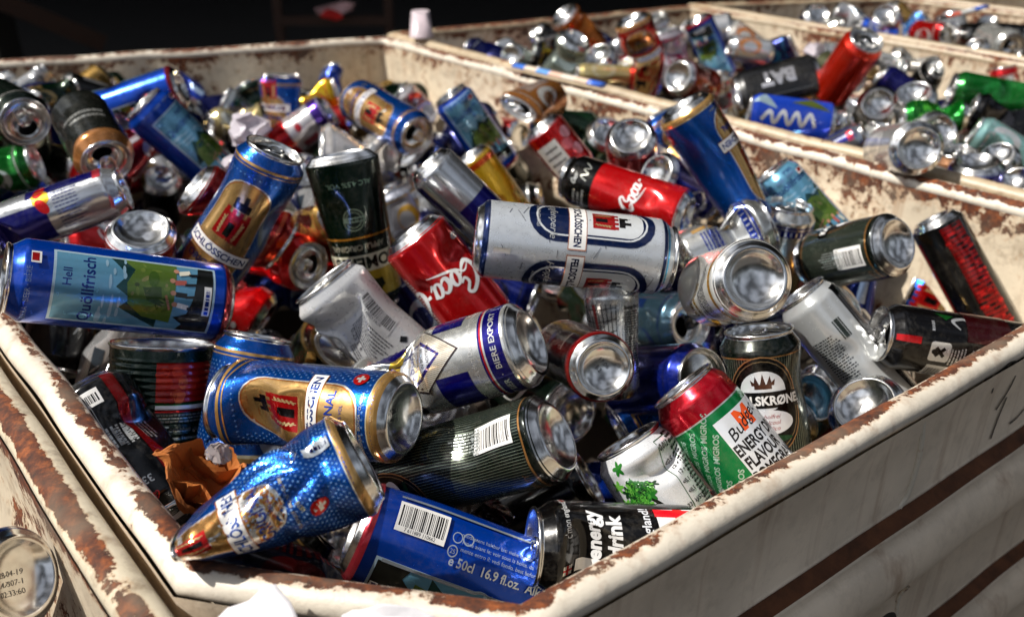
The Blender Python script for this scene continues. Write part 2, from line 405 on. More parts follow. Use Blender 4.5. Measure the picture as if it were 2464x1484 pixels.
        st([(.3, .36), (.5, .4)], [.12, .12])
        if second:
            big(.55); oo(1.6); st([(1.85, .3), (2.08, .9), (1.95, 1.1), (1.9, .4), (2.02, .05), (2.2, .2)], [.05, .09, .1, .15, .13, .05]); aa(2.35)
    def build(s, V0, F0, mi0, basem, rfun, ops, off=.13):
        """wrap and crush: returns arrays joined onto the can body"""
        mats = list(basem)
        if s.bm.faces:
            step = 3.2 if s.hi else 8.0
            xs = [v.co.x for v in s.bm.verts]; ys = [v.co.y for v in s.bm.verts]
            k = math.floor(min(xs) / step) + 1
            while k * step < max(xs):
                bmesh.ops.bisect_plane(s.bm, geom=s.bm.verts[:] + s.bm.edges[:] + s.bm.faces[:], plane_co=(k * step, 0, 0), plane_no=(1, 0, 0), dist=1e-5); k += 1
            cuts = [7, s.L - 14, s.L - 9]
            if ops and s.hi and not s.tin: cuts += [q for q in np.arange(8, s.L - 8, 3.4)]
            elif s.tin: cuts += [q for q in np.arange(6, s.L - 4, 1.1)]
            elif ops: cuts += [q for q in np.arange(10, s.L - 8, 9)]
            for q in cuts:
                if min(ys) < q < max(ys):
                    bmesh.ops.bisect_plane(s.bm, geom=s.bm.verts[:] + s.bm.edges[:] + s.bm.faces[:], plane_co=(0, q, 0), plane_no=(0, 1, 0), dist=1e-5)
            s.bm.verts.index_update()
            X = np.array([v.co.x for v in s.bm.verts]); Y = np.array([v.co.y for v in s.bm.verts]); LY = np.array([v[s.lay] for v in s.bm.verts])
            r = rfun(Y); offs = off + np.minimum(LY, 60) * .028
            th = X / s.R
            wrap = lambda t_, y_: deform(np.stack([rfun(y_) * np.cos(t_), rfun(y_) * np.sin(t_), y_], 1), ops, s.RW / math.pi, s.LL)
            V1 = wrap(th, Y); e_ = .25 if ops else .02
            n1 = np.cross(wrap(th + e_ / s.R, Y) - wrap(th - e_ / s.R, Y), wrap(th, Y + e_) - wrap(th, Y - e_)); n1 /= np.maximum(np.linalg.norm(n1, axis=1), 1e-9)[:, None]
            V1 = V1 + n1 * offs[:, None]
            F1 = [tuple(v.index + len(V0) for v in f.verts) for f in s.bm.faces]; m1 = [f.material_index + len(mats) for f in s.bm.faces]
            # keep winding outwards
            F1 = [f if n.z > 0 else f[::-1] for f, n in zip(F1, [(f.normal_update(), f.normal.copy())[1] for f in s.bm.faces])]
            V0 = np.vstack([deform(V0, ops, s.RW / math.pi, s.LL), V1]); F0 = F0 + F1; mi0 = mi0 + m1; mats += s.mats
        else: V0 = deform(V0, ops, s.RW / math.pi, s.LL)
        s.bm.free()
        return V0, F0, mi0, mats

# ------------------------------------------------------------ the can itself
def lathe(prof, n):
    V, Fc = [], []
    for r, z in prof:
        for k in range(n):
            a = 2 * math.pi * k / n; V.append((r * math.cos(a), r * math.sin(a), z))
    for i in range(len(prof) - 1):
        for k in range(n):
            Fc.append((i * n + k, i * n + (k + 1) % n, (i + 1) * n + (k + 1) % n, (i + 1) * n + k))
    return V, Fc
def seg_profile(R, L):
    nk = R * .80
    def rf(y):
        return np.interp(y, [0, 4.5, 6, 8, 9.5, L - 15, L - 12.5, L - 9, L - 5, L - 3], [R * .78, R * .88, R * .94, R * .985, R, R, R * .985, R * .91, R * .83, nk])
    return rf, nk
KINDS = {'half': (66, 168), 'std': (66, 115), 'sleek': (58, 146), 'slim': (53, 134), 'mini': (53, 92)}
CANS = []
def build_can(d, M):
    R, L = d['D'] / 2, d['L']; hi = d['hi']; ops = d['ops']; tin = d.get('tin')
    rf, nk = seg_profile(R, L)
    if tin: rf = lambda y: R + .7 * np.sin(np.asarray(y) * 1.15) * ((np.asarray(y) > 12) & (np.asarray(y) < L - 12)) + 0 * np.asarray(y); nk = R
    root = empty(d['name'], M)
    n = (72 if ops else 56) if hi else 32
    ys = [5.2, 6, 7, 8, 9.5] + list(np.arange(12, L - 15, (3.0 if ops else 14) if hi else (8 if ops else 30))) + [L - 15, L - 12.5, L - 11, L - 9, L - 7, L - 5, L - 3]
    if tin: ys = [2, 4] + list(np.arange(6, L - 4, 1.1)) + [L - 3, L - 1.5]
    V, Fc = lathe([(float(rf(y)), y) for y in ys], n)
    art = Art(R, L, hi); art.sc = d.get('asc', 1.0); art.tin = bool(tin); art.R /= art.sc; art.L /= art.sc; art.W /= art.sc
    d['art'](art); art.R, art.L, art.W = R, L, art.RW
    col = art.base if hasattr(art, 'base') else SIL
    bm_ = col if not isinstance(col, tuple) else paint(col, **getattr(art, 'base_kw', {}))
    V, Fc, mi, mats = art.build(np.array(V), Fc, [0] * len(Fc), [bm_], rf, ops, .2 if ops else .1)
    V = V * .001
    mesh_obj('body', V, Fc, mats, root, mi)
    al = alu()
    # bottom: chamfer, standing ring, dome
    if tin: pr = [(R * .6, 3), (R * .9, 3), (R * .95, 1.2), (R * 1.015, 0), (R * 1.03, 1), (R, 3)]; pr = [(0.2, 3)] + pr
    else:
        q = R / 33.0
        pr = [(.15, 11 * q), (7 * q, 10.7 * q), (13 * q, 9.2 * q), (18 * q, 6.6 * q), (21.5 * q, 3.6 * q), (23 * q, 1.2 * q), (24 * q, .2), (25 * q, 0), (26 * q, .5), (27.2 * q, 2), (29 * q, 4.3), (30.6 * q, 5.6), (float(rf(7.5)) + .12, 7.5)]
    if 'b' in d['parts']:
        V, Fc = lathe(pr, n if ops else min(n, 56)); b_ = mesh_obj('base', deform(V, ops, R, L) * .001, Fc, al, root)
        if d.get('stamp') and hi:
            sv, sf = [], []
            for li, t in enumerate(d['stamp']):
                tv, tf = text_mesh(t); i0 = len(sv)
                for x, y in tv:
                    px, py = -x * 5, (y * 5 + 4 - li * 6); rr = math.hypot(px, py); z = float(np.interp(rr / q, [0, 7, 13, 18, 21.5], [11, 10.7, 9.2, 6.6, 3.6])) * q - .15
                    sv.append((px, py, z))
                sf += [tuple(i0 + i for i in f) for f in tf]
            mesh_obj('date_stamp', deform(sv, ops, R, L) * .001, sf, simple('stamp_ink', (.1, .1, .12), .6), b_, smooth=False)
    if 't' in d['parts']:
        a = nk
        top = [(float(rf(L - 4)) + .05, L - 4), (a + .1, L - 3), (a + 1.3, L - 2.4), (a + 1.7, L - 1.2), (a + 1.3, L - .2), (a + .5, L), (a - .3, L - .5), (a - .6, L - 2), (a - 1.0, L - 6), (a - 1.8, L - 7), (a - 2.8, L - 6.6), (a - 3.4, L - 5.2), (a - 4.4, L - 4.8)]
        if tin: top = [(R, L - 4), (R + 1.2, L - 2), (R + 1.4, L - .8), (R + .8, L), (R - .2, L - .6), (R - .6, L - 3), (R - 1, L - 6), (R - 2, L - 30), (R - 2, L - 60), (.2, L - 62)]
        V, Fc = lathe(top, n)
        Rl = top[-1][0]
        if not tin:
            if d['open']:
                i0 = (len(top) - 1) * n; hole = []
                hx, ha, hb = Rl * .42, Rl * .40, Rl * .52
                for k in range(n):
                    an = 2 * math.pi * k / n
                    # loop round the hole, matched by direction from the hole centre
                    px, py = Rl * math.cos(an) - hx, Rl * math.sin(an); an2 = math.atan2(py, px)
                    V.append((hx + ha * math.cos(an2), hb * math.sin(an2), L - 5.0)); 
                i1 = len(V) - n
                for k in range(n):
                    V.append(((V[i1 + k][0] - hx) * .95 + hx, V[i1 + k][1] * .95, L - 6.5))
                for k in range(n):
                    j = (k + 1) % n; Fc.append((i0 + k, i0 + j, i1 + j, i1 + k)); Fc.append((i1 + k, i1 + j, i1 + n + j, i1 + n + k))
            else:
                i0 = (len(top) - 1) * n; V.append((0, 0, L - 4.6)); c = len(V) - 1
                for k in range(n): Fc.append((i0 + k, i0 + (k + 1) % n, c))
        lid = mesh_obj('lid', deform(V, ops, R, L) * .001, Fc, al, root)
        if d['open']:                               # dark inner wall seen through the hole
            iv, jf = lathe([(nk - 1.8, L - 6.9), (nk * .8, L - 14), (nk * .7, L - 24), (.3, L - 25)], n)
            mesh_obj('inner_lining', deform(iv, ops, R, L) * .001, jf, simple('lacquer_inside', (.12, .11, .1), .5, .3), root)
        if d['tab'] and not tin:
            # pull tab: stadium plate with finger hole and rivet dimple
            tv, tf = [], []; m = 20; z0 = L - 4.0
            def loop(cx, a, b, z):
                i = len(tv)
                for k in range(m):
                    t = 2 * math.pi * k / m; c_, s_ = math.cos(t), math.sin(t)
                    tv.append((cx + a * math.copysign(abs(c_) ** .7, c_), b * math.copysign(abs(s_) ** .8, s_), z))
                return i
            l = [loop(-5.5, 12, 7.5, z0), loop(-5.5, 12.5, 8, z0 + .7), loop(-5.5, 11.6, 7.2, z0 + 1.4), loop(-9.5, 5.2, 4.9, z0 + 1.3), loop(-9.5, 4.6, 4.3, z0 + .7), loop(-9.5, 5, 4.6, z0)]
            for a_, b_ in zip(l, l[1:] + l[:1]):
                for k in range(m): tf.append((a_ + k, a_ + (k + 1) % m, b_ + (k + 1) % m, b_ + k))
            i = loop(0, 2.6, 2.6, z0 + 1.3); j = loop(0, 2.2, 2.2, z0 + 2.1); tv.append((0, 0, z0 + 2.2)); c = len(tv) - 1
            for k in range(m): tf.append((i + k, i + (k + 1) % m, j + (k + 1) % m, j + k)); tf.append((j + k, j + (k + 1) % m, c))
            mesh_obj('pull_tab', deform(tv, ops, R, L) * .001, tf, al if not d.get('tabcol') else simple('black_tab', (.02, .02, .02), .25), lid)
    d['root'] = root
    return root

def in_main(x, y):
    return y > np.interp(x, [0, 940, 1600, 1805, 2464], [100, 97, 285, 345, 508])
def solve(d):
    """world matrix of a can from where its near end and axis are seen, and its true size"""
    D, L = d['D'] * .001, d['L'] * .001
    dep = F_PX * D / d['w'] + d['dz']
    far = d['P'][1] < 480 and not in_main(*d['P'])
    zr = (-.005, .12) if far else ((-.045, .12) if d['P'][1] < 330 else (-.14, .12))
    far = far or d['P'][1] < 330
    P = at(*d['P'], dep); z0 = P[2]
    lo = on_plane(*d['P'], zr[0]); 
    if P[2] < zr[0]:
        d2 = (lo - EYE) @ FW; k = max(.78, d2 / dep) if far else 1.0; d['D'] *= k; d['L'] *= k; dep = d2
    P = at(*d['P'], dep); d['p3'] = P; d['z0'] = z0
    q = d['Q']
    if q[0] != 'r':
        q = ('r', d['r'], math.degrees(math.atan2(q[1] - d['P'][1], q[0] - d['P'][0])))
    if q[0] == 'r':
        v = ray(*d['P']); v = v / np.linalg.norm(v)
        e1 = RT - v * (RT @ v); e1 /= np.linalg.norm(e1); e2 = np.cross(v, e1)
        if e2 @ UP > 0: e2 = -e2
        a = math.radians(q[2]); s = math.sqrt(max(0, 1 - q[1] ** 2))
        ax = q[1] * v + s * (math.cos(a) * e1 + math.sin(a) * e2)
    else:
        r = ray(*q); r = r / np.linalg.norm(r); C = P - EYE; b = r @ C; disc = b * b - (C @ C - L * L)
        if disc <= 0: t = b
        else: t = b + math.sqrt(disc) * (-1 if d['near'] else 1)
        ax = EYE + r * t - P
    ax = ax / np.linalg.norm(ax); d['ax'] = ax
def matrix_of(d):
    P, ax, L = d['p3'], d['ax'], d['L'] * .001
    if d['end'] == 'b': o, z = P, ax
    else: o, z = P + ax * L, -ax
    mid = o + z * L / 2
    x = EYE - mid; x = x - z * (x @ z)
    if np.linalg.norm(x) < 1e-3 * np.linalg.norm(EYE - mid): x = np.array([0, 0, 1.0])
    x /= np.linalg.norm(x); y = np.cross(z, x)
    s = math.radians(d['spin']); x, y = x * math.cos(s) + y * math.sin(s), -x * math.sin(s) + y * math.cos(s)
    return Matrix(((x[0], y[0], z[0], o[0]), (x[1], y[1], z[1], o[1]), (x[2], y[2], z[2], o[2]), (0, 0, 0, 1)))
def C(name, label, P, w, Q, kind, end, art, ops=(), spin=0, dz=0, near=0, parts='bt', open=1, tab=1, hi=None, group=None, D=None, L=None, thin=1.0, r=.14, **kw):
    k = KINDS.get(kind, (66, 115))
    d = dict(name=name, label=label, P=P, w=w, Q=Q, D=D or k[0], L=L or k[1], end=end, art=art, ops=list(ops), spin=spin, dz=dz, near=near, parts=parts, open=open, tab=tab,
             hi=(P[1] > 380 or w > 120) if hi is None else hi, group=group, thin=thin, r=r, **kw)
    rg = random.Random(label); R_, L_ = d['D'] / 2, d['L']       # handling dents of its own on every can
    if not d['ops'] and not kw.get('tin'):
        for _ in range(rg.choice((1, 2, 2, 3))): d['ops'].append(('dent', rg.uniform(-100, 100), rg.uniform(.2, .8) * L_, rg.uniform(9, 24), rg.uniform(1.5, 5)))
        if rg.random() < .55: d['ops'].append(('cuts', rg.choice((1, 2)), rg.uniform(2.5, 5), rg.randrange(999)))
        if rg.random() < .3 and P[1] < 300: d['ops'].append(('flat', rg.uniform(0, 90), L_ * .3, L_, rg.uniform(.2, .5)))
    CANS.append(d); return d

def relax(iters=90):
    """push overlapping cans apart, mostly along the line of sight, so that they rest against each other"""
    n = len(CANS); r = np.array([d['D'] * .0005 * .9 * d['thin'] for d in CANS]); L = np.array([d['L'] * .001 for d in CANS])
    P = np.array([d['p3'] for d in CANS]); A = np.array([d['ax'] for d in CANS]); off = np.zeros((n, 3))
    ii, jj = np.triu_indices(n, 1)
    c0 = P + A * L[:, None] / 2
    keep = np.linalg.norm(c0[ii] - c0[jj], axis=1) < .26; ii, jj = ii[keep], jj[keep]
    V = c0 - EYE; V /= np.linalg.norm(V, axis=1)[:, None]
    worst = 0
    for it in range(iters):
        a0 = P + off + A * r[:, None]; a1 = P + off + A * np.maximum(L - r, r + 1e-3)[:, None]
        p1, d1, p2, d2 = a0[ii], a1[ii] - a0[ii], a0[jj], a1[jj] - a0[jj]
        rr = p1 - p2; a = (d1 * d1).sum(1); e = (d2 * d2).sum(1); f = (d2 * rr).sum(1); c = (d1 * rr).sum(1); b = (d1 * d2).sum(1)
        den = a * e - b * b; s = np.clip(np.where(den > 1e-12, (b * f - c * e) / np.maximum(den, 1e-12), .5), 0, 1)
        t = (b * s + f) / e; tc = np.clip(t, 0, 1); s = np.clip((b * tc - c) / a, 0, 1)
        q = (p1 + d1 * s[:, None]) - (p2 + d2 * tc[:, None]); dist = np.linalg.norm(q, axis=1); pen = r[ii] + r[jj] - dist
        h = pen > 0
        if it == iters - 1: worst = [(round(float(pen[k]), 3), CANS[ii[k]]['label'], CANS[jj[k]]['label']) for k in np.argsort(-pen)[:12]]
        if not h.any(): break
        nrm = q / np.maximum(dist, 1e-6)[:, None]; vm = V[ii] + V[jj]; vm /= np.linalg.norm(vm, axis=1)[:, None]
        al = (nrm * vm).sum(1); sg = np.where(np.abs(al) > .12, np.sign(al), np.sign((c0[ii] * FW).sum(1) - (c0[jj] * FW).sum(1)))
        mv = (nrm * .25 + vm * (sg * .9)[:, None]) * (pen * .28)[:, None]; mv[~h] = 0
        np.add.at(off, ii, mv); np.add.at(off, jj, -mv)
        k = np.linalg.norm(off, axis=1); lim = .075; off *= np.where(k > lim, lim / np.maximum(k, 1e-9), 1)[:, None]
    for d, o in zip(CANS, off):
        # stay on the line of sight of the near end
        v = d['p3'] - EYE; v /= np.linalg.norm(v); lat = o - v * (o @ v); d['p3'] = d['p3'] + v * (o @ v) + lat * .2
    return worst

# ------------------------------------------------------------ what is printed on the cans
def crosses(a, y0, y1, c=(.45, .65, .9), st=5.2, x0=-60, x1=60, skip=None):
    k = 0; y = y0; a.n += 1; a.hold = True
    while y < y1:
        x = x0 + (k % 2) * st / 2
        while x < x1:
            if not (skip and skip(x, y)):
                a.rect(x, y, 1.9, .6, c, rot=12); a.rect(x, y, .6, 1.9, c, rot=12)
            x += st
        y += st * .62; k += 1
    a.hold = False
def castle(a, x, y, s, red=(.72, .05, .05), dark=(.06, .03, .03)):
    a.poly([(x - 15 * s, y + 16 * s), (x - 15 * s, y - 14 * s), (x + 15 * s, y - 14 * s), (x + 15 * s, y + 16 * s)], red)
    a.n += 1; a.hold = True
    for k in (-12, -4, 4, 12): a.rect(x + k * s, y + 18 * s, 4.5 * s, 6 * s, red)
    a.hold = False
    a.poly([(x - 9 * s, y + 22 * s), (x - 9 * s, y + 34 * s), (x - 5 * s, y + 34 * s), (x - 5 * s, y + 30 * s), (x, y + 30 * s), (x, y + 38 * s), (x + 5 * s, y + 38 * s), (x + 5 * s, y + 30 * s), (x + 10 * s, y + 30 * s), (x + 10 * s, y + 22 * s)], dark)
    a.rect(x, y - 2 * s, 7 * s, 16 * s, dark)
    for k in (-1, 1):
        a.n += 1; a.hold = True
        for j in range(5): a.ell(x + k * (9 + j * .4) * s, y + (j * 4 - 8) * s, 2.6 * s, 1.1 * s, (.85, .72, .5), rot=k * 50)
        a.hold = False
        a.rect(x + k * 9 * s, y, .8 * s, 24 * s, (.85, .72, .5))
def art_castle(stars=True, win=1, low=0, mid=0, off=0, num='1876'):
    def f(a):
        a.base = (.0, .31, .66); a.base_kw = dict(grain=.25, metal=.8); L = a.L
        a.band(L - 16, L - 13.5, GOLD); a.band(L - 19, L - 18, GOLD); a.band(5.5, 12, (.78, .6, .34)); a.band(12, 13, (.9, .85, .7))
        if stars and a.hi: crosses(a, 16, L - 24, x0=-70, x1=70, skip=lambda x, y: abs(x - off) < 30 and 18 < y < 140)
        if win:
            x = off; h0, h1 = 22, L - 34
            for ex, c in ((2.2, (.9, .9, .88)), (1.1, (.75, .45, .2)), (0, (.8, .63, .38))):
                a.rrect(x, (h0 + h1) / 2, 52 + ex * 2, h1 - h0 + ex * 2, 24, c, metal=.85)
            castle(a, x, h0 + 66, .92)
            a.poly([(x - 35, h0 + 31), (x - 35, h0 + 45), (x + 35, h0 + 45), (x + 35, h0 + 31)], (.75, .45, .2)); a.rect(x, h0 + 38, 70, 12.4, WH, metal=.3)
            a.text('SCHLÖSSCHEN', x, h0 + 38, 9.6, (.04, .25, .6), bold=.03)
            a.text('ORIGINAL', x, h0 + 22, 9.5, (.05, .22, .6), bold=.02); a.text('ALC. 4.8% VOL', x, h0 + 12, 3.6, (.05, .22, .6))
            a.text('CLASSIQUE · BIONDA · CLASSICA', x, h0 - 4, 3.0, (.85, .8, .6), arc=-.003)
        a.text(num, -34, 34, 5, (.85, .8, .6)); a.ell(34, 26, 6, 6, (.85, .08, .08)); a.rect(34, 26, 7, 2.2, WH); a.rect(34, 26, 2.2, 7, WH)
        a.ell(-52, 60, 6, 6, (.85, .08, .08)); a.rect(-52, 60, 7, 2.2, WH); a.rect(-52, 60, 2.2, 7, WH)
        a.bars(80, 70, 22, 14, rot=90); a.small(60, 60, 20, 60, (.8, .82, .85), 24)
    return f
def art_castle_crushed(a):
    a.base = (.0, .31, .66); a.base_kw = dict(grain=.3, metal=.8); L = a.L
    a.band(5.5, 13, (.8, .63, .38)); a.band(13, 13.8, (.9, .9, .85)); crosses(a, 17, 92, x0=-60, x1=60, st=4.8, c=(.5, .7, .95))
    a.n += 1; a.hold = True
    for ex, c in ((2.2, WH), (1.1, (.75, .45, .2)), (0, (.8, .63, .38))): a.rrect(2, 112, 54 + ex * 2, 96 + ex * 2, 24, c, metal=.85)
    a.hold = False
    a.text('ORIGINAL', 2, 80, 13, (.05, .25, .62), bold=.02); a.text('ALC. 4.8% VOL', 2, 71, 4, (.05, .25, .6))
    a.rect(2, 98, 74, 16, (.75, .45, .2)); a.rect(2, 98, 74, 14, WH, metal=.3); a.text('SCHLÖSSCHEN', 2, 98, 12, (.04, .3, .65), bold=.03)
    castle(a, 2, 130, .95)
    a.text('CLASSIQUE · BIONDA · CLASSICA', 0, 58, 3.4, (.85, .8, .6))
    a.ell(-14, 40, 7, 7, (.85, .08, .05)); a.rect(-14, 40, 9, 2.8, WH); a.rect(-14, 40, 2.8, 9, WH)
    a.text('1876', -7, 52, 5, (.9, .85, .6), rot=15); a.rect(33, 27, 9, 22, (.8, .82, .84)); a.small(33, 27, 18, 4, NAVY, 1, rot=90, fill=.7); a.ell(33, 44, 2.2, 2.2, (.8, .82, .84), line=.5)
def art_coke(top='', w=1.0, x=0, y=.5, rot=0, band=None, sz=15):
    def f(a):
        a.base = (.78, .03, .05); a.base_kw = dict(metal=.6)
        if band:
            a.band(a.L - 42, a.L - 4, band); a.cola(6, a.L - 22, 5, (.8, .8, .78), rot=0, second=False)
            a.small(-18, a.L - 28, 22, 16, (.8, .8, .78), 3); a.stroke([(2, a.L - 34), (6, a.L - 26), (10, a.L - 34), (14, a.L - 27), (18, a.L - 34), (24, a.L - 26)], 1.2, (.85, .85, .8))
        a.cola(x, a.L * y, sz, (.95, .95, .94), rot=rot, second=not band)
        a.ell(-28, 26, 6, 3.4, (.9, .9, .9)); a.small(60, a.L * .5, 30, 60, WH, 20)
    return f
def art_white_beer(a):
    a.base = (.8, .82, .84); a.base_kw = dict(metal=.55, rough=.3); L = a.L; nv = (.05, .14, .33)
    a.band(L - 14, L - 11, nv); a.band(5.5, 10, nv); a.band(L - 10, L - 8.5, (.3, .7, .9))
    a.n += 1; a.hold = True
    for k in range(40): a.rect(a.seed.uniform(-90, 90), a.seed.uniform(20, L - 20), .5, a.seed.uniform(6, 14), (.45, .46, .5), rot=a.seed.uniform(60, 120))
    a.hold = False
    for x in (-28, 36):
        s_ = 1
        a.rrect(x, 95, 48, 106, 22, nv); a.rrect(x, 95, 38, 94, 18, (.86, .87, .87), metal=.4); a.rrect(x, 95, 35, 91, 17, nv); a.rrect(x, 108, 32, 60, 12, (.86, .87, .87), metal=.4)
        a.rect(x, 83, 60 * s_, 15.5, (.85, .55, .4)); a.rect(x, 83, 58 * s_, 14, WH, metal=.2); a.text('FELDSCHLÖSSCHEN', x, 83, 8.4, nv, bold=.04, wide=.72)
        a.text('Hopfenperle', x, 63, 9, (.88, .88, .86), shear=.3)
        castle(a, x, 104, .62, red=(.8, .1, .1)); a.text('ALKOHOLFREI', x, 50, 4, WH)
    a.rect(8, 22, 14, 5, WH, rot=90)
def art_export(a):
    a.base = (.8, .8, .78); a.base_kw = dict(metal=.8, rough=.22); L = a.L; vb = (.07, .05, .45)
    a.band(11, 25, vb); a.band(25, 26.5, (.85, .85, .83)); a.band(26.5, 28, (.8, .1, .1)); a.band(28, 29.5, vb)
    a.text('EXPORT BIER  ·  BIERE EXPORT  ·  EXPORT BIER', 0, 18, 6.6, (.85, .85, .82), bold=.02, wide=1.1)
    a.text('Gebraut nach dem Deutschen Reinheitsgebot', -2, 37, 5.4, WH, wide=.95)
    a.rect(36, 57, 34, 26, vb); a.rect(-36, 57, 34, 28, vb); a.rect(40, 130, 34, 34, vb); a.rect(-46, 130, 34, 40, vb)
    a.poly([(0, 46), (27, 80), (0, 120), (-27, 80)], (.25, .2, .2)); a.poly([(0, 48), (25.5, 80), (0, 118), (-25.5, 80)], (.88, .86, .8))
    a.n += 1; a.hold = True
    for k in range(-17, 18): a.rect(k * 1.4, 81, .35, 2 * (33 - abs(k) * 1.4 * 1.29) * .97 if abs(k) < 17 else 1, (.72, .58, .4))
    a.hold = False
    a.poly([(0, 62), (15, 80), (17, 104), (-17, 104), (-15, 80)], vb); a.poly([(0, 65), (13, 82), (15, 100), (-15, 100), (-13, 82)], (.85, .85, .86))
    a.text('Export', 0, 91, 11, vb, shear=.3, bold=.01); a.text('BIER', 0, 82, 3.6, BK); a.text('IN BESTER', 0, 78, 3.6, BK); a.text('TRADITION', 0, 73, 3.6, BK)
    a.poly([(-38, 100), (38, 100), (44, 106), (38, 112), (-38, 112), (-44, 106)], (.8, .66, .22)); a.text('BURG', 0, 106, 9.5, vb, bold=.02)
    a.rect(0, 124, 24, 20, (.9, .9, .88)); a.rect(0, 124, 22.5, 18.5, (.78, .78, .76))
    a.n += 1; a.hold = True
    for k in range(7): a.rect(-8 + k * 2.7, 121 + (k % 3), 1.2, 9 + (k % 2) * 4, (.25, .22, .2))
    a.hold = False
    a.small(70, 80, 30, 70, BK, 22)
def stripes(a, c=(.55, .6, .52), y0=15, y1=None, bg=(.035, .075, .05)):
    a.base = bg; a.base_kw = dict(metal=.6, rough=.22)
    if a.hi:
        n = int(2 * a.W / 2.3)
        V, Fc = [], []
        for k in range(n):
            x = -a.W + k * 2.3; i = len(V); V += [(x, y0), (x + .42, y0), (x + .42, y1 or a.L - 18), (x, y1 or a.L - 18)]; Fc.append((i, i + 1, i + 2, i + 3))
        a.add(V, Fc, c)
def art_crown(x=0, y=.5, bar=None, scale=1.0, low='QUALITY'):
    def f(a):
        stripes(a); L = a.L; cy = L * y; s = scale
        a.band(L - 18, L - 17, (.7, .5, .28)); a.band(13, 14.6, (.7, .5, .28)); a.text(low, -34, 21, 6, (.6, .42, .22), bold=.02)
        a.ell(x, cy, 31 * s, 42 * s, (.75, .55, .35)); a.ell(x, cy, 30.2 * s, 41 * s, (.02, .02, .02)); a.ell(x, cy, 28 * s, 38 * s, (.6, .5, .35), line=.7)
        a.ell(x, cy + 13 * s, 19 * s, 17 * s, (.9, .91, .92), metal=.4)
        a.n += 1; a.hold = True
        for k in (-1, 0, 1): a.poly([(x + (k * 5 - 2.5) * s, cy + 18 * s), (x + k * 6 * s, cy + (26 + (k == 0) * 2) * s), (x + (k * 5 + 2.5) * s, cy + 18 * s)], (.3, .15, .1)); 
        a.hold = False
        a.rect(x, cy + 17 * s, 14 * s, 4 * s, (.35, .18, .1)); a.poly([(x - 9 * s, cy + 18 * s), (x - 10 * s, cy + 23 * s), (x - 4 * s, cy + 18 * s)], (.35, .18, .1)); a.poly([(x + 9 * s, cy + 18 * s), (x + 10 * s, cy + 23 * s), (x + 4 * s, cy + 18 * s)], (.35, .18, .1))
        a.poly([(x - 35 * s, cy - 4 * s), (x - 18 * s, cy - 1 * s), (x + 18 * s, cy - 1 * s), (x + 35 * s, cy - 4 * s), (x + 35 * s, cy + 9 * s), (x + 18 * s, cy + 12.5 * s), (x - 18 * s, cy + 12.5 * s), (x - 35 * s, cy + 9 * s)], (.02, .02, .02))
        a.text('KARLSKRØNE', x, cy + 5.5 * s, 10.4 * s, WH, bold=.035, arc=.12, wide=.95, metal=.2)
        a.ell(x, cy - 13 * s, 22 * s, 10.5 * s, (.92, .92, .93), metal=.3)
        a.n += 1; a.hold = True
        for k, t in enumerate(('Alkoholfrei', 'Sans alcool', 'Analcolico')): a.text(t, x, cy - (8 + 5 * k) * s, 5 * s, (.75, .15, .15), shear=.35)
        a.hold = False
        a.ell(x, cy - 27 * s, 20 * s, 3 * s, (.1, .3, .18))
        if bar:
            bx, by, br = bar; a.bars(bx, by, 30, 17, rot=br); a.small(bx + 1, by + 26, 26, 18, (.75, .78, .75), 7, rot=br)
            a.text('e 0,5l', bx - 2, by + 20 if br == 0 else by + 17, 8.5, (.85, .87, .85), rot=0, bold=.02); a.text('ALK<0.5% vol', bx, by + 13, 4, (.85, .87, .85))
    return f
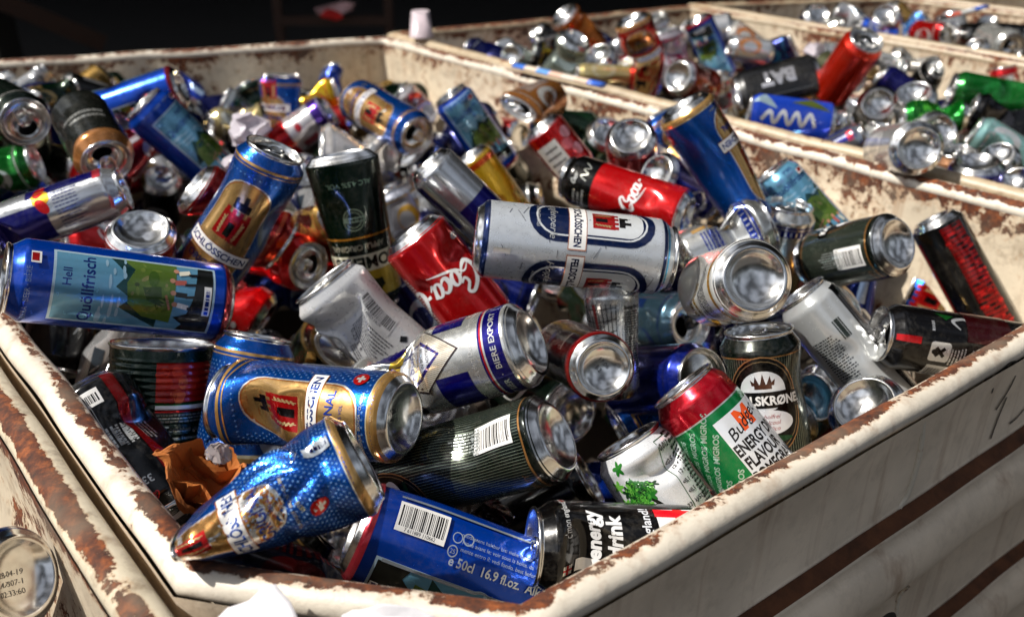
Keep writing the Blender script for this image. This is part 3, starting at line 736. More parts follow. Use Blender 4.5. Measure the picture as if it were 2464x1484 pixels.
def art_hiker(face=0, bars=0):
    def f(a):
        a.base = (.0, .27, .72); a.base_kw = dict(metal=.62); L = a.L
        def land(x0):
            a.rect(x0, 80, 62, 122, (.72, .82, .88), metal=.4); a.rect(x0, 80, 58, 118, (.42, .66, .78), metal=.55)
            a.text('Hell', x0 + 8, 131, 9, (.05, .2, .55), bold=.01); a.text('Quöllfrisch', x0 - 1, 116, 12.5, (.05, .2, .55), bold=.015)
            a.poly([(x0 - 29, 62), (x0 - 24, 70), (x0 - 12, 92), (x0 - 4, 84), (x0 + 4, 96), (x0 + 14, 88), (x0 + 29, 100), (x0 + 29, 62)], (.12, .3, .3))
            a.poly([(x0 - 22, 52), (x0 - 18, 74), (x0 - 8, 86), (x0 + 8, 88), (x0 + 20, 82), (x0 + 29, 92), (x0 + 29, 50)], (.34, .45, .15), metal=.4)
            a.n += 1; a.hold = True
            for k in range(26): a.ell(x0 + a.seed.uniform(-17, 26), a.seed.uniform(56, 84), a.seed.uniform(1, 4), a.seed.uniform(.6, 2), a.seed.choice([(.42, .5, .2), (.25, .36, .12), (.5, .5, .3), (.2, .28, .1)]), rot=a.seed.uniform(0, 180), metal=.35)
            for k in range(16): a.ell(x0 + a.seed.uniform(-28, 28), a.seed.uniform(88, 108), a.seed.uniform(2, 7), a.seed.uniform(.6, 1.4), (.62, .76, .84), metal=.45)
            a.hold = False
            a.poly([(x0 - 8, 60), (x0 - 4, 72), (x0 + 6, 76), (x0 + 8, 62)], (.2, .3, .1), metal=.3); a.ell(x0 + 14, 68, 7, 4, (.24, .36, .1), metal=.3)
            a.poly([(x0 - 29, 21), (x0 - 29, 46), (x0 - 22, 42), (x0 - 16, 50), (x0 - 12, 40), (x0 + 2, 36), (x0 + 29, 33), (x0 + 29, 21)], (.05, .06, .04), metal=.2)
            for k, (px, py) in enumerate(((-6, 44), (3, 46), (13, 47), (22, 44))):
                a.rect(x0 + px, py, 4, 9, ((.9, .9, .88), (.05, .05, .05), (.7, .35, .3), (.9, .88, .8))[k], rot=8 * k - 10, metal=.2); a.rect(x0 + px - 1, py - 8, 2.2, 9, (.06, .05, .05), rot=6, metal=.2); a.ell(x0 + px + 1, py + 6.5, 2, 2.2, (.7, .5, .4), metal=.1)
            a.rect(x0 - 4, 56, 12, 2, (.75, .55, .4), rot=20); a.rect(x0, 25, 24, 6, WH, metal=.2); a.small(x0, 25, 22, 4, BLUE, 1, fill=.8)
        land(face); land(face + 104)
        a.text('BIRRA · BEER · BIÈRE', face - 10, L - 15, 5, (.55, .65, .85)); a.rect(face + 20, L - 19, 10, 7, WH, metal=.2); a.rect(face + 20, L - 18.5, 7, 5, RED)
        a.band(5.5, 10, (.6, .15, .2))
        if bars:
            x = face - 52
            a.rect(x + 22, 84, 2, 122, (.75, .8, .85)); a.rect(x - 23, 84, 2, 122, (.75, .8, .85))
            a.bars(x - 8, 42, 34, 16, rot=90, digits='7 611889 110662')
            a.ell(x + 3, 68, 3.4, 3.4, (.8, .85, .9), line=.8); a.text('25', x + 3, 68, 4, (.8, .85, .9), rot=90); a.ell(x - 6, 69, 3.4, 3.4, (.8, .85, .9), line=.7); a.ell(x - 7, 77, 3.8, 3.8, (.8, .85, .9), line=.9)
            for k, t in enumerate(('mindestens haltbar bis: siehe Boden. à consommer de préfé-', 'rence avant le: voir sous la boîte. da consumarsi preferibil-', 'mente entro il: vedi fondo. best before: see bottom of can')):
                a.text(t, x - 9 + k * 4.6, 118, 3.8, (.75, .82, .92), rot=90)
            a.text('e 50cl  16.9 fl.oz.  Alk. 4.8% vol', x + 8.5, 118, 8, (.82, .88, .95), rot=90, bold=.02)
    return f
def art_cider(a):
    a.base = (.02, .09, .04); a.base_kw = dict(metal=.65, rough=.2); L = a.L
    a.text('ALC 4.5% VOL', 0, 30, 7, (.55, .65, .55)); a.ell(2, 66, 11, 11, (.55, .6, .5), line=1); a.ell(2, 66, 8, 8, (.55, .6, .5), line=.7); a.rect(2, 66, 23, 5, (.5, .56, .48)); a.small(2, 66, 20, 3, (.02, .09, .04), 1, fill=.9)
    a.band(84, 86, (.75, .5, .15)); a.text('APPLE ORIGINAL', 4, 95, 8, (.8, .78, .68), bold=.02); a.band(103, 121, (.85, .83, .72), metal=.3); a.text('SOMERSBY', 4, 112, 17, (.06, .1, .06), bold=.04)
    a.band(121, 150, (.72, .6, .12), metal=.4)
    a.ell(0, 138, 16, 9, (.16, .2, .05))
    a.n += 1; a.hold = True
    for k in range(14): a.ell(-16 + a.seed.uniform(0, 32), 132 + a.seed.uniform(0, 14), 3.4, 2.4, (.12, .18, .04), rot=40 * k)
    a.hold = False
def art_tomato(a):
    a.base = (.03, .15, .09); a.base_kw = dict(metal=.5, rough=.26); L = a.L; x = 16
    a.rect(x, L - 30, 50, 34, (.72, .1, .04), metal=.35)
    a.n += 1; a.hold = True
    for k in range(12): a.ell(x - 22 + a.seed.uniform(0, 44), L - 30 + a.seed.uniform(-13, 13), 6, 4, a.seed.choice([(.85, .2, .08), (.6, .05, .03), (.88, .4, .2)]), rot=k * 30, metal=.3)
    a.hold = False
    a.rect(x, L - 47, 50, 3, (.05, .4, .15)); a.rect(x, L - 50, 50, 3.2, WH, metal=.2); a.rect(x, L - 53, 50, 2.6, RED)
    g_ = (.85, .87, .8); a.small(x, L - 59, 48, 8, g_, 3)
    for k, t in enumerate(('Tomaten gehackt', 'mit Tomatensaft', 'Pomodori pelati tritati', 'con succo di pomodoro', 'Tomates pelées italiennes', 'avec jus de tomate')):
        a.text(t, x + 4, L - 68 - k * 7.2, 6.2 if k % 2 == 0 else 4.4, g_, bold=.03)
    a.small(-44, L * .4, 40, 60, g_, 16)
def art_black_cola(a):
    a.base = (.03, .03, .035); a.base_kw = dict(metal=.4, rough=.2); L = a.L
    g_ = (.78, .78, .76)
    a.rect(-1, L * .46, .7, 60, g_); a.rect(19, L * .46, .7, 60, g_); a.rect(9, L * .46 + 30, 20, .7, g_); a.rect(9, L * .46 - 30, 20, .7, g_)
    a.small(9, L * .46, 18, 58, g_, 7, rot=90); a.small(-13, L * .45, 20, 66, g_, 16, rot=90); a.rect(-26, L * .4, 10, 90, (.6, .03, .04), rot=3)
    a.small(9, 18, 18, 12, g_, 3, rot=90); a.bars(-4, 20, 12, 8)
    a.text('330 ml', 0, L - 27, 9, g_, bold=.02); a.cola(0, L - 16, 4.6, (.8, .05, .06))
def art_white_print(a):
    a.base = (.84, .84, .84); a.base_kw = dict(metal=.35, rough=.3); L = a.L; gr = (.45, .45, .5)
    a.bars(16, L * .56, 44, 11, rot=-90, digits='7 610029 098259', bg=(.84, .84, .84)); a.small(-6, L * .46, 50, 22, gr, 9, rot=-90, fill=.4)
    a.text('0,25 l  e', -18, L * .55, 7, gr, rot=-90); a.small(-26, L * .4, 34, 9, gr, 4, rot=-90, fill=.4); a.rect(14, 30, 7, 5, BK, rot=-60)
def art_grid(a):
    a.base = (.76, .77, .77); a.base_kw = dict(metal=.75, rough=.24); L = a.L
    a.n += 1; a.hold = True
    for k in range(9):
        a.stroke([(-36 + k * 5, L - 18), (-30 + k * 4.2, L * .6), (-37 + k * 5.5, L * .2)], .8, (.05, .05, .05), metal=.2)
        a.stroke([(-36, L - 20 - k * 11), (-18, L - 23 - k * 11), (4, L - 21 - k * 10)], .8, (.05, .05, .05), metal=.2)
    a.hold = False
    a.stroke([(-19, L - 18), (-16, L * .5), (-18, L * .2)], 3, (.75, .3, .3)); a.rect(8, L / 2, 2, L - 36, WH)
    a.small(24, L * .48, 24, L - 46, (.08, .08, .08), 26, fill=.62); a.text('Energy Drink', 23, L - 22, 4, BK, bold=.04)
def art_brown_text(a):
    a.base = (.5, .46, .43); a.base_kw = dict(metal=.7); L = a.L
    a.small(0, L * .55, 90, 70, (.12, .1, .1), 30, rot=8, fill=.55); a.rect(0, 60, 5, 50, (.05, .05, .05), rot=25); a.rect(-18, 70, 3, 50, (.05, .05, .05), rot=25)
    a.band(10, 34, (.03, .03, .03)); a.band(6, 12, (.6, .06, .05)); a.rect(-30, 30, 40, 30, (.03, .03, .03))
def art_budget(a):
    a.base = (.72, .02, .12); a.base_kw = dict(metal=.75, rough=.2); L = a.L; gn = (.03, .5, .25)
    a.band(5.5, L - 22, gn, metal=.6)
    a.rect(24, (L - 29) / 2 + 2, 58, L - 33, (.9, .9, .9), metal=.35)
    m_ = (.72, .86, .78); ca, sa = math.cos(math.radians(52)), math.sin(math.radians(52)); a.n += 1; a.hold = True
    for p in range(-8, 9):
        for q in range(-9, 10):
            x, y = -12 + q * 21 * ca - p * 7.4 * sa + (p % 2) * 8 * ca, 52 + q * 21 * sa + p * 7.4 * ca + (p % 2) * 8 * sa
            if 8 < y < L - 27 and (x < -12 or y > L - 30): a.text('MIGROS', x, y, 5.2, m_, rot=52, bold=.03)
    a.hold = False
    a.band(L - 22.4, L - 4, (.72, .02, .12)); a.band(L - 23, L - 22, (.8, .82, .8)); a.rect(26, (L - 29) / 2 + 2, 60, L - 33, (.88, .89, .9), metal=.35)
    a.text('M', 15, L - 37, 17, (.9, .32, .05), bold=.07, metal=.2); a.text('Budget', 14, L - 38, 11, BK, rot=14, shear=.35, bold=.005, metal=.1)
    for k, (t, x) in enumerate((('ENERGY DRINK', 20), ('FLAVOUR', 11.5), ('POMEGRANATE', 20))): a.text(t, x, L - 51 - k * 9.6, 10.4, BK, bold=.035, wide=.66, metal=.1)
    a.rect(-30, 20, 6, 40, (.85, .85, .85))
def art_plant(a):
    a.base = (.84, .845, .85); a.base_kw = dict(metal=.3, rough=.26); L = a.L
    a.stroke([(0, 40), (-4, 66), (-13, 84), (-26, 88)], [4, 3, 2.4, 1.4], (.06, .08, .05), metal=.1); a.stroke([(-8, 76), (-24, 76), (-32, 84)], [2.4, 2, 1], (.06, .08, .05), metal=.1)
    a.n += 1; a.hold = True
    for k in range(32):
        cx, cy = -18 + a.seed.gauss(0, 7.5), 88 + a.seed.gauss(0, 9); c = a.seed.choice([(.12, .42, .12), (.3, .6, .2), (.05, .2, .08), (.4, .68, .25)])
        for j in range(5): t = j * 1.257 + k; a.ell(cx + 2.6 * math.cos(t), cy + 2.6 * math.sin(t), 2.9, 1.4, c, rot=math.degrees(t), metal=.1)
    a.hold = False
    gy = (.15, .4, .15)
    a.rrect(22, L - 42, 15, 66, .5, gy, line=.6)
    a.n += 1; a.hold = True
    for k, t in enumerate(('0,012 g', '<0,5 g', '12 g', '12 g', '<0,1 g', '<0,5 g', '221 kJ/52 kcal', '100 ml')): a.text(t, 22, L - 14 - k * 8, 4.6, BK, bold=.02, metal=.1)
    a.hold = False
    a.small(33, L * .55, 12, 100, (.2, .2, .2), 30); a.text('EXTRACTOS DE MALTA', 30, 36, 4.5, BK, bold=.02)
def art_england(a):
    a.base = (.035, .03, .03); a.base_kw = dict(metal=.35, rough=.18); L = a.L
    a.text('energy', 4, L - 36, 15, (.88, .88, .88), bold=.04, metal=.1); a.text('drink', 4, L - 52, 15, (.88, .88, .88), bold=.04, metal=.1); a.text('england!', 13, L - 76, 9.6, (.85, .86, .88), bold=.02, metal=.1)
    a.text("c'mon england!", 18, L - 19, 6, (.8, .8, .8), metal=.1)
    for x in (-22, 38):
        a.rect(x, L - 19, 7, 5, WH); a.rect(x, L - 19, 7, 1.2, RED); a.rect(x, L - 19, 1.4, 5, RED)
    a.poly([(-4, L - 86), (28, L - 84), (30, L - 118), (26, L - 122), (-6, L - 120), (-8, L - 96)], (.9, .9, .9), metal=.1)
    a.n += 1; a.hold = True
    for k in range(14): a.rect(-7, L - 88 - k * 2.4, a.seed.uniform(2, 9), .8, (.9, .9, .9), metal=.1)
    a.hold = False
    a.rect(11, L - 102, 36, 7, (.85, .05, .12), metal=.1); a.rect(-30 + 54, L - 102, 8, 37, (.85, .05, .12), metal=.1)
    a.rect(-21, L - 54, 9, 62, WH, metal=.1); a.rect(-26, L - 96, 3, 22, WH, metal=.1)
    a.poly([(-34, L - 112), (-22, L - 118), (-14, L - 112), (14, L - 100), (14, L - 122), (-10, L - 132), (-22, L - 140), (-34, L - 150)], WH, metal=.1)
    a.poly([(-30, L - 128), (-12, L - 128), (10, L - 148), (10, L - 158), (-12, L - 146), (-30, L - 140)], WH, metal=.1)
def art_grey_nutri(a):
    a.base = (.72, .73, .73); a.base_kw = dict(metal=.45); L = a.L
    a.small(-16, L * .4, 26, 90, (.3, .32, .33), 36); a.small(4, L * .7, 9, 40, (.25, .28, .26), 1, rot=0, fill=.5); a.rect(38, L / 2, 34, L - 20, (.04, .04, .05)); a.small(36, L * .5, 26, L - 40, (.7, .7, .72), 60, fill=.4)
def art_recycle_black(a):
    a.base = (.035, .03, .032); a.base_kw = dict(metal=.35, rough=.2); L = a.L; g_ = (.82, .82, .82)
    a.bars(-32, L * .42, 90, 16, rot=90, bg=(.8, .8, .78)); a.rrect(-8, L - 44, 18, 18, 3, g_); a.rect(-8, L - 44, 11, 3, BK, rot=45); a.rect(-8, L - 44, 11, 3, BK, rot=-45); a.ell(-8, L - 39, 2.4, 2.4, BK)
    a.small(-10, L - 60, 18, 14, g_, 5); a.small(16, L - 36, 12, 5, g_, 1); a.small(-8, L - 78, 16, 14, g_, 5)
    a.stroke([(14, L - 60), (22, L - 54), (26, L - 66), (16, L - 70), (14, L - 88)], [1, 3, 3, 2, 1], g_); a.text('P', 20, L - 90, 15, g_, shear=.2, bold=.03); a.rect(0, L - 16, 6, 20, RED)
    a.poly([(22, L - 48), (30, L - 40), (28, L - 56)], (.1, .4, .15)); a.rect(24, 60, 40, 40, (.25, .03, .05))
def art_redblack(a):
    a.base = (.03, .03, .03); a.base_kw = dict(metal=.4, rough=.2); L = a.L
    a.rect(-12, L / 2, 26, L - 24, (.6, .05, .06))
    a.n += 1; a.hold = True
    for k in range(26): a.rect(-12, 14 + k * (L - 26) / 26, 24, .9, BK); a.rect(a.seed.uniform(-22, -2), 14 + k * (L - 26) / 26, 8, 3, (.12, .02, .02))
    a.hold = False
    a.n += 1; a.hold = True
    for k in range(30): a.rect(a.seed.uniform(-24, 0), a.seed.uniform(14, L - 14), a.seed.uniform(3, 9), a.seed.uniform(1.5, 4), (.85, .12, .12))
    a.hold = False
    a.rect(34, L / 2, 4, L - 40, RED)
def art_berry(a):
    a.base = (.78, .05, .06); L = a.L; a.band(L - 22, L - 16, BK); a.rect(14, L * .5, 34, L - 46, (.86, .85, .82), metal=.3); a.small(14, L * .5, 26, L - 56, (.5, .48, .46), 9, fill=.3)
    a.n += 1; a.hold = True
    for k in range(5): a.ell(-22 + (k % 2) * 9, 25 + k * 14, 9, 8, ((.9, .6, .62), (.85, .4, .42))[k % 2]); 
    a.hold = False
    a.rect(-10, L - 26, 14, 12, BK); a.ell(-26, L - 30, 8, 8, (.93, .75, .75))
def art_wing(w=(.06, .05, .42), alt=(.78, .79, .8), yel=1):
    def f(a):
        a.base = alt; a.base_kw = dict(metal=.85, rough=.18); L = a.L
        a.rect(-26, L * .66, 44, L * .5, w, metal=.7); a.rect(26, L * .3, 40, L * .42, w, metal=.7); a.rect(70, L * .7, 40, L * .4, w, metal=.7)
        a.small(12, L * .66, 26, L * .36, (.3, .32, .5), 14, rot=90, fill=.35)
        if yel: a.ell(0, L * .5, 9, 9, (.85, .65, .1)); a.ell(-9, L * .5, 9, 5, RED, rot=-25); a.ell(9, L * .5, 9, 5, RED, rot=25)
        a.rect(-10, L - 18, 16, 8, (.75, .2, .25))
    return f
def art_checks(c=(.06, .12, .5), bg=(.82, .82, .8)):
    def f(a):
        a.base = bg; a.base_kw = dict(metal=.9, rough=.18); L = a.L; a.band(L - 30, L - 22, c); a.band(L - 20, L - 18, c)
        a.n += 1; a.hold = True
        for k in range(20): a.rect(-60 + k * 6.4, L - 26, 2, 5, (.8, .82, .85))
        a.hold = False
        a.small(0, L * .35, 40, 18, c, 5); a.rect(-26, L * .4, 5, 40, (.8, .62, .35)); a.rect(22, L * .35, 9, 46, (.78, .66, .5))
    return f
def art_yellow(a):
    a.base = (.82, .64, .1); a.base_kw = dict(metal=.55); L = a.L; a.ell(8, L * .5, 14, 10, (.75, .5, .06)); a.band(12, 20, (.85, .3, .05)); a.ell(-24, L * .6, 12, 14, (.9, .8, .3)); a.small(44, L * .5, 26, 50, BK, 14)
def art_yellowring(a):
    a.base = (.86, .86, .84); a.base_kw = dict(metal=.5); L = a.L; a.band(14, 19, (.85, .62, .08)); a.small(0, L * .6, 40, 22, (.75, .6, .1), 2); a.small(0, L * .35, 50, 20, (.4, .4, .4), 6); a.rect(-40, L * .6, 10, 50, (.85, .62, .08))
def art_redwhite(a):
    a.base = (.82, .8, .8); L = a.L; a.band(L * .6, L - 4, (.78, .05, .08)); a.band(6, L * .22, (.25, .12, .5)); a.ell(8, L * .45, 8, 6, (.75, .15, .2)); a.rect(-24, L * .4, 14, 30, (.7, .3, .35)); a.small(30, L * .42, 20, 26, BK, 7)
def art_tab(a):
    a.base = (.03, .03, .035); a.base_kw = dict(metal=.3, rough=.3); a.text('BAT', 0, a.L * .5, 30, (.7, .7, .72), rot=90, bold=.06); a.rect(-27, a.L * .5, 2, a.L - 30, (.4, .4, .4))
def art_pack(a):
    a.base = (.04, .22, .66); a.base_kw = dict(metal=.3); L = a.L; a.stroke([(-8, 30), (8, 40), (-8, 50), (8, 60), (-8, 70), (8, 80), (-8, 92), (6, 100), (-6, 112)], 5, WH); a.poly([(-34, 20), (-14, 50), (-30, L - 20)], (.45, .72, .9)); a.poly([(14, 10), (34, 40), (22, 70)], (.4, .45, .12)); a.poly([(10, 90), (34, 110), (20, 140)], (.72, .82, .85))
def plain(c, c2=None, kw=None, seed=0, txt=None):
    def f(a):
        a.base = c; a.base_kw = kw or {}; L = a.L; r = random.Random(seed)
        c_2 = c2 or WH
        a.band(L - 18, L - 16, c_2); a.ell(r.uniform(-14, 14), L * .55, 18, 22, c_2); a.ell(r.uniform(-10, 10), L * .55, 12, 14, c); a.small(44, L * .5, 26, L * .5, c_2, 14)
        a.rect(-36, L * .4, 12, L * .4, c_2)
        if txt: a.text(txt, 0, L * .3, 12, c_2, bold=.03)
    return f

# ------------------------------------------------------------ every can, where it lies and how it is crushed
# P: middle of its near end, w: width seen there, Q: far end (or 'r', roundness of the end disc, direction of the body)
K = C
star = art_castle(); hk = art_hiker
# --- front
K('beer_can', 'blue starred beer can crushed to a point, lying across the front of the bin', (878, 1104), 262, (478, 1290), 'half', 'b', art_castle_crushed, L=115, asc=.8, 
  ops=[('fan', 28, 22, 7, 9, 3), ('flat', 90, 25, 165, .97), ('tilt', 90, 20, .12)], spin=-8, thin=.8, parts='bt', open=0, r=0.06)
K('beer_can', 'blue and gold beer can with red castle, its dated round base facing the camera', (976, 1006), 228, (512, 962), 'half', 'b', star,
  ops=[('dent', -25, 122, 30, 22), ('cuts', 4, 7, 8, 95, 150), ('flat', 30, 60, 168, .25)], spin=-12, stamp=('27.06.1', 'L 4413'), dz=.02, r=0.5)
K('beer_can', 'silver export beer can with violet blocks and gold ribbon, crumpled at one end', (1282, 822), 212, (850, 948), 'half', 'b', art_export,
  ops=[('cuts', 4, 9, 21, 125, 155), ('flat', 35, 105, 168, .4), ('tilt', 90, 20, .12)], spin=20, dz=0, r=0.38)
K('beer_can', 'dark green striped alcohol-free beer can with barcode, base stamped 2019 41822', (1343, 1048), 220, (955, 1152), 'half', 'b', art_crown(x=-20, y=.84, bar=(15, 38, 90), scale=.9),
  ops=[('dent', 30, 60, 22, 8), ('tilt', 90, 22, .16), ('dent', 0, 20, 12, 3)], spin=0, stamp=('2019', '41822'), r=0.42)
K('beer_can', 'bare silver can base peeping out behind the stamped dark green can', (1382, 998), 176, ('r', .75, 200), 'std', 'b', plain((.05, .1, .07)), dz=.045)
K('food_tin', 'large ribbed dark green food tin with red tomato panel and Italian tricolour', (392, 822), 264, (386, 1085), 'half', 't', art_tomato, D=85, L=112, tin=1, open=0, tab=0, spin=6, dz=.06, r=0.1)
K('soda_can', 'black cola can with red script and white nutrition print, under the white rim', (412, 1240), 204, (205, 950), 'std', 't', art_black_cola, L=124, near=0, spin=10, dz=.015, open=0, r=0.2)
K('beer_can', 'blue landscape beer can with light blue panel, lying along the bin edge', (6, 668), 206, (574, 742), 'half', 't', hk(face=-2), L=172, ops=[('dent', 170, 80, 30, 5)], spin=2, r=0.06)
K('beer_can', 'short blue can end with gold rings between food tin and white can', (621, 806), 196, (585, 1010), 'std', 't', art_castle(win=0), ops=[('cuts', 3, 5, 3)], dz=.03, spin=40, r=0.05)
K('beer_can', 'blue beer can with red castle tilted upright, opened silver lid on top', (688, 376), 168, (505, 628), 'half', 't', star,
  ops=[('dent', 80, 105, 22, 9), ('cuts', 1, 5, 5, 120, 140), ('bend', 80, 110, 25, -12)], spin=-8, r=0.33)
K('cider_can', 'flattened dark green cider can standing upside down with cream name band', (818, 370), 152, (884, 690), 'half', 'b', art_cider,
  ops=[('flat', 10, 130, -40, .6), ('dent', 40, 60, 16, 4)], thin=.6, spin=4, r=0.15)
K('cola_can', 'crushed dark red cola can with open lid and ring tab, beside the cider can', (745, 640), 130, ('r', .72, 200), 'std', 't', art_coke(x=20, y=.4),
  ops=[('cuts', 4, 8, 13, 10, 70), ('pinch', 30, 45, 22, .35)], spin=200, dz=-.07)
K('energy_can', 'crushed white can printed with grey text, barcode and 0,25 l', (750, 704), 164, (958, 862), 'slim', 't', art_white_print, D=62, L=122, 
  ops=[('cuts', 6, 8, 17, 20, 90), ('flat', 0, -60, 50, .5), ('bend', 90, 60, 30, 14)], thin=.8, spin=0, r=0.2)
K('cola_can', 'bright red cola can with large white script, centre of the heap', (986, 556), 172, (1178, 800), 'std', 'b', art_coke(x=25, y=.40, sz=24, rot=0),
  ops=[('dent', -25, 40, 14, 6), ('dent', 60, 50, 10, 4)], L=122, spin=-14, r=0.08)
K('beer_can', 'large white alcohol-free beer can with blue rounded badges, lying sideways', (1143, 572), 186, (1612, 622), 'half', 'b', art_white_beer, spin=0, ops=[('dent', 60, 120, 30, 2.5)], L=170, r=0.03)
K('beer_can', 'shiny silver can with blue dotted bands pushed against the white beer can', (1640, 632), 150, (1792, 558), 'std', 'b', art_checks(c=(.05, .2, .6)), ops=[('cuts', 5, 6, 22, 20, 90)], L=100, dz=.01, r=0.1)
K('juice_can', 'white can with yellow ring, its broad silver base turned to the camera', (1818, 670), 204, ('r', .93, 165), 'std', 'b', art_yellowring, spin=0)
K('energy_can', 'silver can with curved black grid lines and a block of print, standing up', (1468, 676), 160, (1484, 900), 'slim', 't', art_grid, L=102, dz=.07, open=0, ops=[('flat', 90, 130, 20, .25), ('cuts', 3, 5, 31, 40, 110), ('dent', 0, 60, 26, 6)], r=0.06)
K('energy_can', 'brownish printed can with black stripes, round matt base facing the camera', (1453, 886), 166, ('r', .95, 205), 'slim', 'b', art_brown_text, dz=-.03, stamp=('17:06', 'B2'), spin=20)
K('energy_can', 'steel blue can with opened lid and black pull tab', (1664, 778), 150, ('r', .72, 185), 'std', 't', plain((.25, .36, .42), (.1, .2, .4), dict(metal=.8)), tabcol=1, spin=30)
K('soda_can', 'plain royal blue can with hollow grey end behind the red and green energy can', (1694, 912), 180, ('r', .72, 178), 'std', 't', plain((.03, .12, .5), (.02, .1, .42), dict(metal=.7), 4), open=0, tab=0, spin=0)
K('energy_can', 'pomegranate energy drink can in red, green and white leaning on the rim', (1642, 924), 196, (1822, 1152), 'std', 't', art_budget, L=128, asc=1.22, spin=8, dz=.0, ops=[('dent', 70, 112, 10, 3)], r=0.08)
K('malt_can', 'white malt drink can with green leafy twig and nutrition table', (1508, 1056), 208, (1650, 1290), 'std', 't', art_plant, spin=6, L=125, open=1, dz=.01, r=0.12)
K('beer_can', 'crushed blue, white and gold can end leaning behind the white malt can', (1490, 1040), 150, (1590, 985), 'std', 't', art_castle(win=0, stars=False), ops=[('flat', 0, 115, -20, .65), ('cuts', 4, 8, 8)], thin=.6, dz=.06)
K('beer_can', 'dark green alcohol-free beer can with crowned oval label, standing upright', (1824, 790), 186, (1850, 1060), 'half', 't', art_crown(x=-1, y=.66, scale=.98), spin=0, dz=-.05, r=0.2)
K('energy_can', 'black energy drink can with red and white flag, tucked under the bin rim', (1279, 1314), 204, (1690, 1326), 'half', 't', art_england, spin=8, L=124, open=0, dz=-.05, thin=.8, r=0.2)
K('beer_can', 'flattened blue can with barcode and 50cl print beneath the starred can', (850, 1268), 226, (1342, 1442), 'half', 'b', hk(face=42, bars=1),
  ops=[('flat', 0, -30, 60, .3), ('cuts', 2, 4, 12, 100, 150)], L=176, spin=0, dz=.0, thin=.8, r=0.1)
K('beer_can', 'black can with gold glints in shadow beneath the crushed starred can', (770, 1260), 190, (600, 1400), 'half', 't', plain((.05, .045, .035), (.5, .38, .2), None, 3), ops=[('cuts', 4, 6, 14)], dz=.07, open=0)
K('beer_can', 'shadowed navy can with dull red marks low down by the front rim', (450, 1335), 190, (650, 1400), 'half', 't', plain((.02, .03, .08), (.25, .03, .04)), ops=[('cuts', 5, 8, 15), ('flat', 20, 0, 120, .4)], dz=.09, open=0)  # print darkened: the crushed can's shadow is put into its colour
K('soda_can', 'black can with thin white diamond emblem, in shadow against the white rim', (128, 900), 156, (150, 730), 'std', 't', lambda a: (setattr(a, 'base', (.03, .03, .035)), a.stroke([(-16, 60), (0, 40), (18, 62), (6, 70)], 1.6, (.6, .62, .64)), a.stroke([(-12, 76), (-18, 62), (-4, 56)], 1.6, (.6, .62, .64))), dz=.02, spin=0)
# --- right front
K('soda_can', 'upturned silver can base with printed date, in the row of three by the rim', (1900, 1020), 150, ('r', .85, 320), 'std', 'b', plain((.2, .5, .65)), stamp=('B1113', '5.20'), D=56, dz=.02)
K('soda_can', 'silver can base half hidden, back one of the row of three by the rim', (1960, 958), 158, ('r', .7, 340), 'std', 'b', plain((.7, .72, .75)), D=60, dz=.02)
K('soda_can', 'widest silver can base of the row of three, right against the rim', (2078, 972), 190, ('r', .85, 60), 'std', 'b', plain((.6, .62, .66)), dz=.0)
K('energy_can', 'grey can covered in small print, slanting behind the crowned green can', (1922, 706), 150, (2080, 905), 'sleek', 't', art_grey_nutri, open=0, dz=.04, spin=10)
K('soda_can', 'black can with white recycling square, its lid and raised tab to the left side', (2108, 806), 150, (2380, 850), 'sleek', 't', art_recycle_black, spin=0, ops=[('cuts', 2, 3, 6)], r=0.4)
K('beer_can', 'dark green can with pale barcode and gold ring, shiny base turned right', (2162, 586), 158, (1925, 640), 'std', 'b', art_crown(x=60, y=.6, bar=(-4, 36, 90)), spin=0, r=0.6)
K('energy_can', 'tall black energy can with red block pattern against the far wall', (2246, 524), 122, (2395, 800), 'sleek', 'b', art_redblack, L=168, ops=[('dent', 20, 60, 24, 2)], spin=0, r=0.12)
K('beer_can', 'crumpled deep blue can with red cross badge in the shadow', (2180, 700), 120, (2270, 740), 'std', 't', star, ops=[('cuts', 8, 12, 16), ('flat', 0, 0, 90, .4)], dz=.06, open=0)
K('beer_can', 'blue can with pale landscape panel leaning below the bin partition', (1848, 416), 134, (1980, 560), 'std', 't', hk(face=12), L=140, dz=.02, open=0, spin=0, r=0.1)
K('beer_can', 'silver lager can with dark blue checked neck bands, standing upright', (1900, 490), 136, (1868, 640), 'std', 't', art_checks(), ops=[('cuts', 3, 5, 41)], r=0.3)
K('beer_can', 'tall deep blue can with wide silver end leaning on the partition', (1642, 252), 142, (1782, 470), 'half', 'b', art_castle(win=1, off=-50, stars=False), L=172, ops=[('dent', 20, 80, 40, 9), ('flat', 60, 60, 165, .3)], spin=10, r=0.16)
K('beer_can', 'crushed blue can with dark window and small banner in front of the tall blue can', (1762, 512), 118, (1668, 380), 'half', 'b', star, ops=[('cuts', 7, 11, 18), ('flat', 30, 30, 150, .45)], dz=-.02, spin=20)
K('cola_can', 'slim red cola can with a black band and white script, lying sideways', (1655, 520), 122, (1362, 424), 'sleek', 'b', art_coke(band=(.05, .045, .04), x=16, y=.36, sz=16), L=150, spin=0, dz=-.04, r=0.25)
K('soda_can', 'red raspberry soda can with white text panel, leaning up', (1300, 300), 104, (1408, 430), 'sleek', 'b', art_berry, spin=0, r=0.1)
K('soda_can', 'silver can base shining brightly above the slim red cola can', (1518, 326), 136, ('r', .82, 85), 'std', 'b', plain((.5, .03, .05)), dz=.1)
K('soda_can', 'silver can base peeping out at the side of the bright one above the cola can', (1464, 318), 110, ('r', .8, 110), 'std', 'b', plain((.05, .2, .12)), dz=.05)
